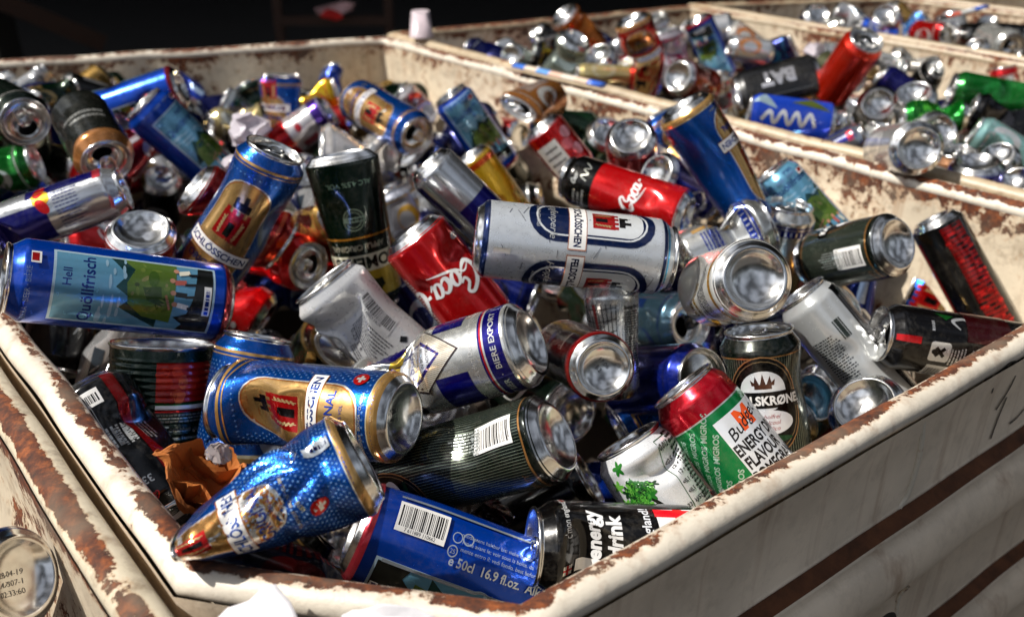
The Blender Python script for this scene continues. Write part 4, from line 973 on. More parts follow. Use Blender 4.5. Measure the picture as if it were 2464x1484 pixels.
K('soda_can', 'small silver can base just above the middle of the slim red cola can', (1580, 415), 124, ('r', .75, 30), 'std', 'b', plain((.06, .1, .45)), D=60, dz=.1)
K('energy_can', 'silver and navy energy can lying diagonally above the white beer can', (1026, 392), 128, (1182, 545), 'slim', 'b', art_wing(yel=0), spin=40, L=134, ops=[('dent', 0, 60, 30, 2)], r=0.1)
K('lemonade_can', 'yellow can lying behind the silver and navy energy can', (1128, 370), 104, (1215, 490), 'sleek', 'b', art_yellow, dz=.02, r=0.1)
K('soda_can', 'silver can base over a dark green body, right of the yellow can', (1198, 364), 96, ('r', .8, 60), 'std', 'b', plain((.06, .1, .07)))
K('beer_can', 'blue and gold beer can with open grey lid near the back of the heap', (1006, 328), 112, (842, 232), 'half', 't', star, spin=10, r=0.75)
K('beer_can', 'blue and yellow landscape can leaning near the back of the bin', (1082, 226), 100, (1178, 360), 'std', 't', hk(face=6), L=150, open=0, r=0.15)
K('beer_can', 'copper rimmed can with opened lid against the back partition', (1246, 262), 104, ('r', .88, 345), 'std', 't', plain((.7, .45, .22)), D=63)
K('beer_can', 'dark blue can standing upright near the back wall', (677, 180), 90, (672, 290), 'std', 't', art_castle(off=-20), open=0, r=0.1)
K('lemonade_can', 'crumpled yellow can between two blue cans at the back', (812, 222), 70, (668, 262), 'std', 't', plain((.85, .68, .08), (.8, .3, .1)), ops=[('cuts', 9, 10, 19), ('flat', 0, 0, 80, .4)])
K('energy_can', 'red, white and violet can lying at a slant in front of the crumpled yellow can', (796, 266), 92, (668, 352), 'std', 'b', art_redwhite, L=130)
K('beer_can', 'blue hiking beer can slanting down from the upper back, pale lettering along it', (340, 248), 116, (486, 402), 'half', 't', hk(face=20), spin=0, open=0, r=0.1)
K('beer_can', 'royal blue can crossing behind the hiking beer can', (438, 208), 108, (262, 268), 'half', 'b', hk(face=-30), dz=.02, r=0.25)
K('beer_can', 'open silver lid with black mouth hole at the left edge of the bin', (62, 294), 136, ('r', .93, 215), 'std', 't', plain((.1, .15, .12)), spin=150, D=66)
K('beer_can', 'dark green can with cream rim standing behind the open lid', (50, 226), 108, (52, 330), 'std', 't', plain((.07, .12, .08), (.7, .72, .6)), open=0, r=0.2)
K('cola_can', 'bent red cola can arching behind the copper ringed can', (172, 300), 96, (300, 290), 'std', 'b', art_coke(x=10), ops=[('bend', 0, 60, 40, -50), ('cuts', 3, 6, 9)], dz=.03, r=0.2)
K('beer_can', 'dark ribbed can with copper rings and silver lid towards the camera', (258, 392), 142, (212, 290), 'std', 't', lambda a: (stripes(a, (.3, .3, .28), bg=(.06, .08, .06)), a.band(a.L - 20, a.L - 4, (.75, .5, .28)), a.small(0, 60, 50, 20, (.7, .7, .68), 2)), spin=0, r=0.82)
K('beer_can', 'metallic green can with crushed white end at the left edge', (88, 392), 112, (-60, 440), 'std', 't', plain((.05, .42, .12), (.8, .84, .8), dict(metal=.8)), ops=[('cuts', 4, 6, 4)], open=0, r=0.3)
K('beer_can', 'bright blue can with white lettering, under the metallic green can', (126, 444), 106, (-30, 560), 'std', 't', plain((.04, .2, .62), (.75, .8, .9), dict(metal=.7), 9), open=0)
K('energy_can', 'long silver energy can with violet blue panel, slanting across the left side', (300, 452), 124, (-30, 574), 'slim', 't', art_wing(), L=150, spin=-40, open=0, r=0.15)
K('soda_can', 'small silver can base beside the copper ringed can', (388, 428), 92, ('r', .8, 90), 'std', 'b', plain((.04, .05, .05)), D=60)
K('cola_can', 'bright oval silver base of a red can above the landscape beer can', (342, 548), 172, ('r', .66, 88), 'std', 'b', plain((.65, .03, .06)), L=100)
K('cola_can', 'crushed dark red can with pale rim, left of the leaning castle can', (462, 448), 150, (560, 520), 'std', 'b', plain((.6, .04, .06), (.7, .3, .2)), ops=[('cuts', 7, 12, 29), ('flat', 0, -10, 100, .3)])
K('cola_can', 'crushed red can lying in shadow beneath the long silver energy can', (150, 590), 130, (330, 590), 'std', 't', art_coke(), ops=[('cuts', 6, 9, 12)], dz=.04, open=0)
K('soda_can', 'crumpled bare silver can between cider can and blue castle can', (772, 352), 110, (870, 360), 'std', 't', plain((.82, .8, .78), (.7, .7, .7)), ops=[('cuts', 9, 14, 33), ('flat', 30, 0, 90, .5)], thin=.6)
K('soda_can', 'twisted strip of torn silver can beside the blue and gold lid', (880, 352), 60, (935, 440), 'std', 't', plain((.85, .84, .8), (.1, .25, .6)), ops=[('cuts', 9, 12, 35), ('flat', 30, 0, 60, .7)], thin=.5, D=60)
K('beer_can', 'pale silver can with yellow patches right of the cider can', (935, 450), 110, (985, 560), 'std', 't', plain((.75, .76, .8), (.85, .65, .15)), ops=[('cuts', 4, 8, 3)], dz=.03, open=0)
K('beer_can', 'shadowed navy can between white text can and red cola can', (930, 660), 120, (1020, 790), 'slim', 't', plain((.03, .05, .3), (.7, .7, .72), dict(metal=.8)), dz=.05, open=0)
K('energy_can', 'navy and gold can corner squeezed under the bright red cola can', (1010, 740), 110, (1100, 760), 'slim', 't', plain((.75, .75, .76), (.8, .6, .15)), dz=.06, open=0, ops=[('cuts', 4, 8, 23)])
K('beer_can', 'blue can in the dark gap under the large white beer can', (1290, 722), 120, (1200, 690), 'std', 't', plain((.03, .1, .4), (.02, .05, .2), dict(metal=.7)), dz=.05, open=0)
K('energy_can', 'small black can with open ringed lid above the large white beer can', (1302, 474), 74, (1236, 486), 'std', 't', plain((.04, .04, .04), (.8, .8, .78)), dz=.0, D=53)
K('beer_can', 'matt green can body behind the raspberry soda can', (1440, 320), 96, (1340, 300), 'std', 't', plain((.05, .2, .1), (.04, .16, .08)), dz=.04, open=0)
K('soda_can', 'red and orange carton-like can near the back partition', (960, 215), 66, (1035, 290), 'std', 't', plain((.85, .82, .8), (.85, .2, .08)), ops=[('cuts', 5, 9, 5)], open=0)
K('soda_can', 'crushed silver can scrap right of the royal blue can', (540, 232), 62, (590, 268), 'std', 't', plain((.7, .72, .72), (.2, .4, .3)), ops=[('cuts', 7, 12, 51), ('flat', 30, 0, 60, .5)], D=60)
K('soda_can', 'gold tinted crumpled can below the silver scrap', (505, 300), 70, (610, 285), 'std', 't', plain((.8, .72, .5), (.85, .85, .8)), ops=[('cuts', 7, 12, 53)])
K('beer_can', 'stacked silver can ends with blue dashes behind the dotted silver can', (1772, 535), 112, ('r', .55, 240), 'std', 'b', art_checks(c=(.05, .2, .6)), dz=.03, parts='bt')
K('beer_can', 'blue can with silver rim squeezed beside the three silver bases', (1920, 905), 96, (1850, 960), 'std', 't', plain((.04, .15, .55), (.03, .1, .4)), dz=.05, open=0)
K('beer_can', 'dark blue cap of a can peeking from behind the leaning castle can', (590, 345), 70, (560, 420), 'std', 't', plain((.04, .08, .2), BK), dz=.06, open=0)
K('cola_can', 'red can in shadow under the crushed lid of the dark red cola can', (640, 770), 130, (560, 720), 'std', 'b', art_coke(), ops=[('cuts', 5, 7, 61)], dz=.06)
K('soda_can', 'black gloss can in shadow right of the stamped dark green can', (1420, 1150), 130, (1330, 1200), 'std', 't', plain((.04, .045, .05), (.1, .1, .12)), dz=.05, open=0)
K('energy_can', 'black can with white logo curve left of the brownish printed can', (1345, 900), 120, (1290, 960), 'slim', 't', lambda a: (setattr(a, 'base', (.03, .03, .03)), a.stroke([(-10, 60), (0, 74), (10, 60), (4, 50)], 2, WH)), dz=.05, open=0)
# --- left neighbouring bin
K('soda_can', 'silver can base with dotted date code inside the bin at the corner', (52, 1388), 232, ('r', .8, 165), 'std', 'b', plain((.1, .2, .5)), stamp=('28-04-19', 'A7307-1', '02:33:60'), dz=-.06, D=66)
# --- second bin
K('beer_can', 'orange can with bright silver end poking above the far rim', (1354, 33), 80, (1432, 120), 'std', 'b', plain((.72, .38, .05), (.75, .42, .08)), r=0.35)
K('soda_can', 'pale greenish silver can leaning below the orange can', (1384, 92), 88, (1345, 178), 'std', 'b', plain((.66, .7, .66), (.6, .66, .62), dict(metal=.8)), ops=[('cuts', 3, 5, 3)], r=0.5)
K('soda_can', 'oval silver base beside the pale greenish silver can', (1438, 132), 86, ('r', .66, 60), 'std', 'b', plain((.7, .7, .72)))
K('beer_can', 'bent red and gold can with castle window near the far rim', (1520, 42), 92, (1578, 190), 'half', 'b', lambda a: (art_castle(stars=False)(a), setattr(a, 'base', (.72, .03, .05))), ops=[('bend', 90, 80, 40, 35), ('cuts', 4, 8, 3), ('flat', 0, 20, 100, .3)], r=0.2)
K('soda_can', 'silver topped can right behind the bent red and gold can', (1580, 42), 62, (1596, 110), 'std', 't', plain((.78, .78, .8)), open=0, r=0.5)
K('soda_can', 'pinkish grey diet can right of the bent red and gold can', (1602, 72), 78, (1622, 150), 'std', 't', plain((.74, .7, .72), (.75, .2, .4)), open=0)
K('beer_can', 'blue can with opened pale lid facing the camera by the partition', (1510, 176), 84, ('r', .9, 30), 'std', 't', plain((.04, .1, .42), (.7, .72, .8)), spin=80)
K('soda_can', 'round silver base next to the blue can with opened pale lid', (1631, 184), 92, ('r', .84, 20), 'std', 'b', plain((.6, .2, .1)))
K('beer_can', 'pale blue landscape can standing at a slant near the far rim', (1676, 44), 72, (1722, 128), 'half', 'b', hk(face=8), L=150)
K('juice_can', 'white and orange can lying flat right of the landscape can', (1752, 66), 56, (1822, 112), 'std', 't', plain((.86, .84, .8), (.85, .5, .2)), open=0)
K('juice_can', 'grey white can lying beneath the white and orange can', (1752, 112), 60, (1850, 128), 'std', 't', plain((.74, .75, .76), (.85, .55, .3)), open=0)
K('beer_can', 'small round silver base in the far left corner of the second bin', (1228, 134), 58, ('r', .9, 20), 'std', 'b', plain((.6, .65, .62)))
K('soda_can', 'black and yellow crushed can near the corner of the second bin', (1280, 128), 50, (1325, 142), 'std', 't', plain((.05, .06, .06), (.75, .65, .1)), ops=[('cuts', 6, 10, 3)])
K('soda_can', 'black can in the dark corner behind the black and yellow one', (1288, 108), 50, (1338, 112), 'std', 't', plain((.03, .03, .03), (.5, .5, .5)), dz=.03)
K('juice_can', 'yellow and white striped can lying along the partition', (1386, 178), 44, (1462, 182), 'slim', 't', plain((.82, .74, .5), (.9, .85, .7), None, 2), D=50)
K('soda_can', 'white and red crumpled can left of the black lettered can', (1722, 178), 66, (1738, 240), 'std', 't', plain((.84, .83, .8), (.75, .1, .12)), ops=[('cuts', 6, 9, 7)], open=0)
K('energy_can', 'flattened black can with white block letters', (1772, 224), 92, (1908, 190), 'half', 't', art_tab, ops=[('flat', 0, -40, 10, .4)], spin=30, L=140, thin=.7, open=0, r=0.1)
K('beer_can', 'navy and turquoise can with red end above the black lettered can', (1912, 112), 74, (1846, 138), 'std', 't', plain((.06, .1, .32), (.2, .55, .7)), open=0)
K('soda_can', 'orange red can with gleaming open lid, highest in its bin', (2086, 94), 102, (2040, 172), 'std', 't', plain((.8, .14, .04), (.78, .1, .04)), spin=170, ops=[('dent', 60, 60, 20, 2)], L=125, r=0.55)
K('soda_can', 'small yellow crushed can left of the dull open lid', (1925, 170), 40, (1930, 215), 'std', 't', plain((.88, .6, .08), (.85, .5, .1)), ops=[('cuts', 6, 10, 8)], D=50)
K('soda_can', 'dull silver open lid with red glint below the yellow crushed can', (2000, 222), 84, ('r', .88, 100), 'std', 't', plain((.5, .52, .5)), spin=-60)
K('soda_can', 'olive tinted open can end below the orange red can', (2070, 190), 74, ('r', .6, 200), 'std', 't', plain((.35, .36, .25)))
K('beer_can', 'deep violet blue can right of the olive tinted end', (2118, 178), 58, (2170, 215), 'std', 't', plain((.04, .04, .35), (.05, .05, .4), dict(metal=.8)), open=0)
K('soda_can', 'round base with dark mirrored dome in the middle of the second bin', (2114, 250), 98, ('r', .95, 110), 'std', 'b', plain((.78, .78, .76), (.5, .5, .5)))
K('soda_can', 'tilted crumpled silver base right of the mirrored dome', (2200, 226), 104, ('r', .72, 80), 'std', 'b', plain((.8, .8, .78)), ops=[('cuts', 3, 6, 11)])
K('soda_can', 'tiny crumpled silver scrap above the tilted crumpled base', (2182, 172), 48, (2140, 160), 'std', 't', plain((.8, .8, .78)), ops=[('cuts', 8, 13, 11)], D=55)
K('soda_can', 'black can with tilted open lid near the rail of the second bin', (2252, 162), 80, ('r', .5, 120), 'std', 't', plain((.04, .04, .05)), spin=60)
K('cola_can', 'small red can with silver neck near the right edge', (2412, 158), 62, (2425, 215), 'std', 't', plain((.72, .04, .08), WH), open=0)
K('beer_can', 'green can with silver end lying near the right edge', (2288, 212), 88, (2440, 244), 'half', 't', plain((.03, .4, .12), (.1, .5, .2), dict(metal=.7)), open=0, L=158, r=0.2)
K('beer_can', 'small bright green crumpled can below the tilted crumpled base', (2170, 285), 56, (2240, 282), 'std', 't', plain((.05, .45, .12), (.3, .7, .2), dict(metal=.8)), ops=[('cuts', 6, 9, 11)], open=0)
K('energy_can', 'black crushed can with curled silver rim near the right edge', (2335, 262), 92, (2425, 300), 'std', 't', plain((.03, .03, .04), (.2, .2, .22)), ops=[('cuts', 7, 12, 14), ('flat', 0, 120, 30, .5)])
K('beer_can', 'flattened blue and white can with wavy lettering beyond the partition', (1800, 272), 62, (1950, 292), 'half', 't', art_pack, ops=[('flat', 0, -30, 20, .5)], thin=.6, open=0)
K('energy_can', 'navy can with two bright silver stripes beyond the partition', (2046, 282), 66, (1925, 345), 'sleek', 't', art_wing(yel=0), L=150, open=0)
K('energy_can', 'second navy and silver can beside the silver striped one', (2085, 322), 66, (1985, 380), 'sleek', 't', art_wing(yel=0, alt=(.6, .62, .66)), L=140, open=0, dz=.03)
K('beer_can', 'white barcoded can body below the mirrored dome', (2122, 300), 62, (2100, 390), 'std', 't', lambda a: (setattr(a, 'base', (.82, .82, .8)), a.bars(0, 60, 30, 20)), open=0, dz=.03)
K('soda_can', 'large silver base with brown reflection, standing on the partition edge', (2212, 356), 132, ('r', .93, 175), 'std', 'b', plain((.75, .75, .74)))
K('soda_can', 'silver base behind the large one with brown reflection', (2262, 312), 106, ('r', .85, 150), 'std', 'b', plain((.7, .7, .7)), dz=.03)
K('beer_can', 'copper toned can with bright silver rim right of the large base', (2304, 362), 108, ('r', .35, 95), 'std', 't', plain((.7, .5, .35)), open=0)
K('beer_can', 'blue and yellow can with concave silver end, nearest the partition', (2352, 388), 126, ('r', .42, 92), 'std', 'b', plain((.08, .1, .5), (.88, .65, .1)))
K('soda_can', 'grey round can base at the right edge behind the blue and yellow can', (2402, 372), 100, ('r', .75, 80), 'std', 'b', plain((.72, .72, .7)), dz=.04)
K('soda_can', 'silver can base cut by the right picture edge', (2446, 436), 88, ('r', .8, 60), 'std', 'b', plain((.7, .66, .6)), dz=.0)
K('soda_can', 'teal and silver crushed can between the curled black can and the grey base', (2340, 318), 70, (2390, 345), 'std', 't', plain((.55, .72, .7), (.8, .8, .8)), ops=[('cuts', 8, 12, 17), ('flat', 0, 0, 90, .4)])
K('soda_can', 'mottled teal and red crushed can at the right picture edge', (2450, 270), 84, (2462, 350), 'std', 't', plain((.3, .5, .5), (.6, .2, .15)), ops=[('cuts', 8, 12, 18)])
K('soda_can', 'dark mouth of an open can left of the orange red can', (1990, 116), 58, ('r', .85, 120), 'std', 't', plain((.4, .4, .4)), dz=.04)
K('soda_can', 'pale crushed cans edge under the rail right of the orange red can', (2140, 140), 56, (2190, 152), 'std', 't', plain((.76, .74, .7)), ops=[('cuts', 7, 10, 18)])
K('soda_can', 'brown tinted can end under the rail near the right edge', (2330, 135), 56, ('r', .5, 100), 'std', 't', plain((.5, .42, .38)))
# --- third bin
K('soda_can', 'silver ended blue can at the far corner of the third bin', (1970, 34), 70, ('r', .72, 120), 'std', 'b', plain((.1, .14, .3)))
K('cola_can', 'oval silver base over a red body in the third bin', (2132, 34), 70, ('r', .8, 80), 'std', 'b', plain((.6, .05, .04)))
K('soda_can', 'tiny bright blue crushed can below the rear rail', (2068, 58), 34, (2090, 66), 'std', 't', plain((.15, .35, .8)), ops=[('cuts', 5, 10, 18)], D=50)
K('juice_can', 'light blue and white can lying in the third bin', (2232, 42), 56, (2178, 92), 'std', 't', plain((.3, .55, .85), (.85, .85, .85)), open=0)
K('cola_can', 'red can with silver open lid in the third bin', (2278, 90), 62, ('r', .75, 190), 'std', 't', plain((.72, .05, .06)))
K('energy_can', 'black can with red edge and grey small print in the third bin', (2305, 78), 66, (2464, 96), 'half', 't', lambda a: (setattr(a, 'base', (.05, .05, .05)), a.rect(-26, 80, 10, 150, (.8, .15, .1)), a.small(6, 80, 40, 130, (.5, .5, .5), 7, rot=0)), open=0)
K('soda_can', 'silver base below the black can with red edge', (2346, 112), 62, ('r', .7, 60), 'std', 'b', plain((.7, .7, .68)))
K('soda_can', 'bright silver open lid at the right edge of the third bin', (2436, 112), 74, ('r', .85, 200), 'std', 't', plain((.7, .7, .68)))
K('soda_can', 'pale silver base near the end of the far stick', (2380, 50), 50, ('r', .6, 100), 'std', 'b', plain((.7, .7, .68)))
K('soda_can', 'grey crushed can next to the tiny bright blue one', (2035, 62), 46, (2010, 72), 'std', 't', plain((.6, .6, .58)), ops=[('cuts', 7, 10, 28)])
SKIP = set()

# ------------------------------------------------------------ ground and shed behind
asph = simple('yard_asphalt', (.2, .19, .18), .9, bump=.5, scale=30)
mesh_obj('ground', [(-40, -10, -.78), (40, -10, -.78), (40, 60, -.78), (-40, 60, -.78)], [(0, 1, 2, 3)], asph, smooth=False)['kind'] = 'structure'
def box_mesh(V, Fc, c, s, R=None):
    i = len(V)
    for z in (-1, 1):
        for x, y in ((-1, -1), (1, -1), (1, 1), (-1, 1)):
            p = np.array([x * s[0] / 2, y * s[1] / 2, z * s[2] / 2])
            if R is not None: p = R @ p
            V.append(p + np.array(c))
    Fc += [tuple(i + k for k in f) for f in ((3, 2, 1, 0), (4, 5, 6, 7), (0, 1, 5, 4), (1, 2, 6, 5), (2, 3, 7, 6), (3, 0, 4, 7))]
def boxes(name, lst, mat, parent=None):
    V, Fc = [], []
    for b in lst: box_mesh(V, Fc, *b)
    return mesh_obj(name, V, Fc, mat, parent, smooth=False)
dark = simple('dark_cladding', (.09, .085, .08), .95, bump=.2)
shed = empty('shed'); tag(shed, 'dark open shed behind the bins, black inside', 'shed')
boxes('wall', [((0, 13, 1.6), (26, .2, 4.8)), ((-9, 8.6, 1.6), (.2, 8.6, 4.8)), ((12.9, 8.6, 1.6), (.2, 8.6, 4.8))], dark, shed)
boxes('roof', [((2, 8.5, 4.1), (23, 9.4, .2)), ((2, 3.75, 3.3), (23, .12, 1.5))], dark, shed)
boxes('post', [((-2.2, 3.9, 1.6), (.18, .18, 4.8))], dark, shed)

# ------------------------------------------------------------ steel skips
cream = rusty('cream_enamel_rust', (.88, .84, .77), 1.10)
cream_in = rusty('cream_enamel_inside', (.86, .8, .7), 1.0, .7)
cream_out = rusty('grey_enamel_outside', (.95, .88, .78), 1.15, .25)
far_mat = rusty('dull_beige_rim', (.72, .65, .54), 1.06, .6)
grime = rusty('grimy_rim', (.85, .8, .7), 1.08, .9)
brown = simple('settled_rust_dust', (.34, .2, .11), .9, bump=.4, scale=60, vary=.45)
floor_dark = simple('dark_bin_floor', (.16, .12, .09), .9, bump=.5, scale=25)  # floor coloured dark so gaps between the cans read as black shade
def ext(p, q, d):  # point beyond q
    v = np.array(q) - np.array(p); return tuple(np.array(q) + v / np.linalg.norm(v) * d)
def make_bin(label, poly, top=0.0, rim_mat=None, edge_wear=None, rs_=1.0, detail=1):
    root = empty('recycling_bin', Matrix.Translation((poly[0][0], poly[0][1], top))); tag(root, label, 'metal bin')
    P = [np.array(p, float) for p in poly]; n = len(P); cen = sum(P) / n
    def frame():
        out = []
        for i in range(n):
            a, b = P[i], P[(i + 1) % n]; d = b - a; l = np.linalg.norm(d); d /= l; nn = np.array([d[1], -d[0]])
            if nn @ (cen - a) > 0: nn = -nn
            out.append((a, b, d, nn, l))
        return out
    E = frame()
    mit = []
    for i in range(n):
        n0, n1 = E[i - 1][3], E[i][3]; m = (n0 + n1); m = m / (m @ n1); mit.append(m)
    o0 = np.array([poly[0][0], poly[0][1], top])
    def sweep(prof, close, name, mat, wearp, jit=.0012, z_amp=.0):
        V, Fc, W = [], [], []; m = len(prof); cols = []
        for i in range(n):
            a, b, d, nn, l = E[i]; k = max(2, int(l / .018)) if detail else max(2, int(l / .06))
            for j in range(k):
                t = j / k; p = a * (1 - t) + b * t; mm = mit[i] * (1 - t) + mit[(i + 1) % n] * t
                # straight run uses the plain normal, corners the mitre
                mm = mit[i] if j == 0 else nn
                s = 1.0 if j else 1.0; q = Vector((p[0] * 9, p[1] * 9, 0)); ju = noise.noise(q) * jit * 2 if j else 0; jz = noise.noise(q + Vector((9, 3, 1))) * jit * 2
                cols.append(i)
                for u, z, wv in zip([v[0] for v in prof], [v[1] for v in prof], wearp):
                    r = p + mm * (u + ju); V.append((r[0] - o0[0], r[1] - o0[1], z + jz)); W.append(wv + (edge_wear or {}).get(i, 0) * (wv > .3))
        c = len(cols)
        for i in range(c):
            for j in range(m if close else m - 1):
                j2 = (j + 1) % m; Fc.append((i * m + j, ((i + 1) % c) * m + j, ((i + 1) % c) * m + j2, i * m + j2))
        return mesh_obj(name, V, Fc, mat, root, wear=W)
    N_ = 18; rim, rw = [], []
    for k in range(N_):
        t = 2 * math.pi * k / N_; rim.append((rs_ * .0130 * math.cos(t), rs_ * .0110 * math.sin(t) - .003)); rw.append(.1 + .95 * math.exp(-((math.degrees(t) - 112) / 38) ** 2))
    sweep(rim, True, 'rim', rim_mat or cream, rw)
    sweep([(-.0135, -.006), (-.0138, -.03), (-.012, -.15), (-.03, -.17), (-.03, -.19), (-.012, -.21), (-.012, -.60)], False, 'inner_wall', cream_in, [.6, .3, .0, .5, .3, .2, .2])
    out = [(.0135, -.006), (.0125, -.018), (.011, -.03), (.011, -.088)]; ow = [.2, .1, .0, .05]
    z = -.088; ledges = []
    for k in range(4):
        out += [(.012, z - .001), (.013, z - .005), (.019, z - .009), (.025, z - .0115)]; ow += [.1, .3, .3, .1]; ledges.append(z)
        for j in range(9):
            a = math.pi * (j / 8 * .8 + .12); out.append((.012 + .027 * math.sin(a), z - .015 - .034 * (1 - math.cos(a)))); ow.append(.0)
        out += [(.011, z - .088), (.011, z - .180)]; ow += [.2, .1]; z -= .182
    sweep(out, False, 'outer_wall', cream_out, ow, jit=.0007)
    for z_ in ledges:
        sweep([(.0135, z_ - .003), (.0142, z_ - .0045), (.0195, z_ - .0082), (.0238, z_ - .0102)], False, 'dirt_crease', brown, [0, 0, 0, 0], jit=.0009)
    V = [(p[0] - o0[0], p[1] - o0[1], -.58) for p in P]
    fl = mesh_obj('bottom_plate', V, [tuple(range(n))], floor_dark, root, smooth=False)
    return root, E
A = [(-1.229, 1.620), (-.186, .397), (.007, .360), (.687, .860), (-.262, 1.934)]
binA, EA = make_bin('cream steel bin with chipped rusty rims, main one filled with cans', A, rs_=.92, edge_wear={0: .14, 1: .42, 2: .4, 3: .1, 4: .2})
off = np.array([-.76, -.65]) * .034
e0 = tuple(np.array(A[0]) + off); e1 = tuple(np.array(ext(A[0], A[1], .6)) + off)
make_bin('neighbouring cream bin with grimy brown rim at the corner of the main bin', [e1, e0, (e0[0] - .9, e0[1] - .75), (e1[0] - .9, e1[1] - .75)], rim_mat=grime, edge_wear={0: .5})
_bE = [o for o in sc.objects if o.name.startswith('recycling_bin')][-1]
_p = [np.array([e0[0], e0[1], -.01]), np.array([e1[0], e1[1], -.01])]; _q = [v + np.array([-.032, -.027, -.2]) for v in _p]; _q2 = [v + np.array([-.06, -.05, -.5]) for v in _p]
_o = mesh_obj('sloped_plate', _p + _q + _q2, [(0, 1, 3, 2), (2, 3, 5, 4)], cream_in, smooth=False, wear=[.5] * 6); _o.parent = _bE; _o.matrix_parent_inverse = Matrix.Translation((e1[0], e1[1], 0)).inverted()
B = [(-.249, 1.984), (.80, .80), (1.27, 1.33), (.438, 2.322)]
make_bin('second cream bin full of cans beyond the partition rail of the main bin', B, rs_=.85, rim_mat=far_mat, edge_wear={3: .3, 0: -.15})
Cc = [(.455, 2.36), (1.30, 1.37), (1.75, 1.62), (1.0, 2.47)]
make_bin('third bin with scattered cans, beyond the second bin', Cc, rs_=.75, rim_mat=far_mat, detail=0)
make_bin('farthest bin whose pale rails show beyond the third bin', [(1.04, 2.50), (1.79, 1.66), (2.5, 2.1), (1.7, 3.0)], rs_=.75, rim_mat=far_mat, detail=0)

# weld bead, marker writing and chips on the wall that faces the camera (edge 2 of the main bin)
a_, b_, d_, n_, l_ = EA[2]; n3 = np.array([n_[0], n_[1], 0]); d3 = np.array([d_[0], d_[1], 0]); a3 = np.array([a_[0], a_[1], 0]) + n3 * .0115
def wall_tube(name, pts, rad, mat, parent, lift=0.0):
    V, Fc = [], []; m = 8
    Q = catmull([tuple(p) + (r,) for p, r in zip(pts, rad)], 5) if len(pts[0]) == 3 else None
    for i, q in enumerate(Q):
        c = q[:3]; r = q[3]; nx = Q[min(i + 1, len(Q) - 1)][:3] - Q[max(i - 1, 0)][:3]; nx = nx / (np.linalg.norm(nx) + 1e-9); e1_ = np.cross(n3, nx); 
        for k in range(m):
            t = 2 * math.pi * k / m; V.append(c + e1_ * r * math.cos(t) + n3 * r * .8 * math.sin(t))
    for i in range(len(Q) - 1):
        for k in range(m): Fc.append((i * m + k, i * m + (k + 1) % m, (i + 1) * m + (k + 1) % m, (i + 1) * m + k))
    o = mesh_obj(name, V, Fc, mat, wear=[.75] * len(V)); o.parent = parent; o.matrix_parent_inverse = Matrix.Translation(parent.matrix_world.translation).inverted(); return o
bpy.context.view_layer.update()
pt = lambda x, y: on_wall(x, y, a3, n3)
wall_tube('weld_seam', [pt(2222, 1010), pt(2212, 1090), pt(2186, 1180), pt(2160, 1225), pt(2140, 1258)], [.0022, .003, .003, .0028, .001], rusty('weld_rust', (.9, .86, .78), 1.16), binA)
wall_tube('weld_seam', [pt(2170, 1400) + n3 * .006, pt(2160, 1440), pt(2155, 1484)], [.002, .0028, .0028], MATS['weld_rust'], binA)
ink = simple('marker_ink', (.03, .03, .035), .5)
def ink_stroke(pts, w_, name='marker_writing', extra=0.0006):
    Q = catmull([pt(*p) + n3 * extra for p in pts], 6); V, Fc = [], []
    for i, q in enumerate(Q):
        nx = Q[min(i + 1, len(Q) - 1)] - Q[max(i - 1, 0)]; nx /= np.linalg.norm(nx) + 1e-9; s = np.cross(n3, nx) * w_ / 2; V += [q + s, q - s]
    for i in range(len(Q) - 1): Fc.append((2 * i, 2 * i + 1, 2 * i + 3, 2 * i + 2))
    o = mesh_obj(name, V, Fc, ink, smooth=False); o.parent = binA; o.matrix_parent_inverse = binA.matrix_world.inverted(); return o
ink_stroke([(2382, 1055), (2400, 1005), (2418, 962), (2420, 955)], .0028)
ink_stroke([(2385, 945), (2398, 905), (2425, 875), (2444, 872), (2446, 890), (2432, 925), (2408, 965), (2395, 985)], .0028)
ink_stroke([(2428, 1018), (2445, 1004), (2470, 975)], .0024)
ink_stroke([(2060, 1500), (2072, 1470), (2090, 1452), (2108, 1452), (2112, 1478), (2104, 1500)], .0055, extra=.0165)

# ------------------------------------------------------------ the cans
def poly_in(p, poly, margin):
    P = [np.array(v) for v in poly]; c = sum(P) / len(P)
    for i in range(len(P)):
        a, b = P[i], P[(i + 1) % len(P)]; d = b - a; nn = np.array([d[1], -d[0]]) / np.linalg.norm(d)
        if nn @ (c - a) < 0: nn = -nn
        if nn @ (np.array(p[:2]) - a) < margin: return False
    return True
for d in CANS: solve(d)
if DEBUG:
    for d in CANS: print('Z %.3f %.3f %s' % (d['z0'], d['p3'][2], d['label'][:50]))
worst = relax()
labels = set()
SPEC = []
for i, d in enumerate(CANS):
    bpy.context.view_layer.update()
    M = matrix_of(d); r = build_can(d, M); tag(r, d['label'], 'can', 'cans heaped in the bins')
    a = d['p3']; b = a + d['ax'] * d['L'] * .001; pa, pb = proj(a), proj(b)
    d['seg'] = (a, b, pa, pb)
    if DEBUG and in_main(*d['P']):
        for q_ in (a, b):
            if q_[2] < .02 and not poly_in(q_, A, .0): print('OUT', d['label'][:50], q_.round(3))

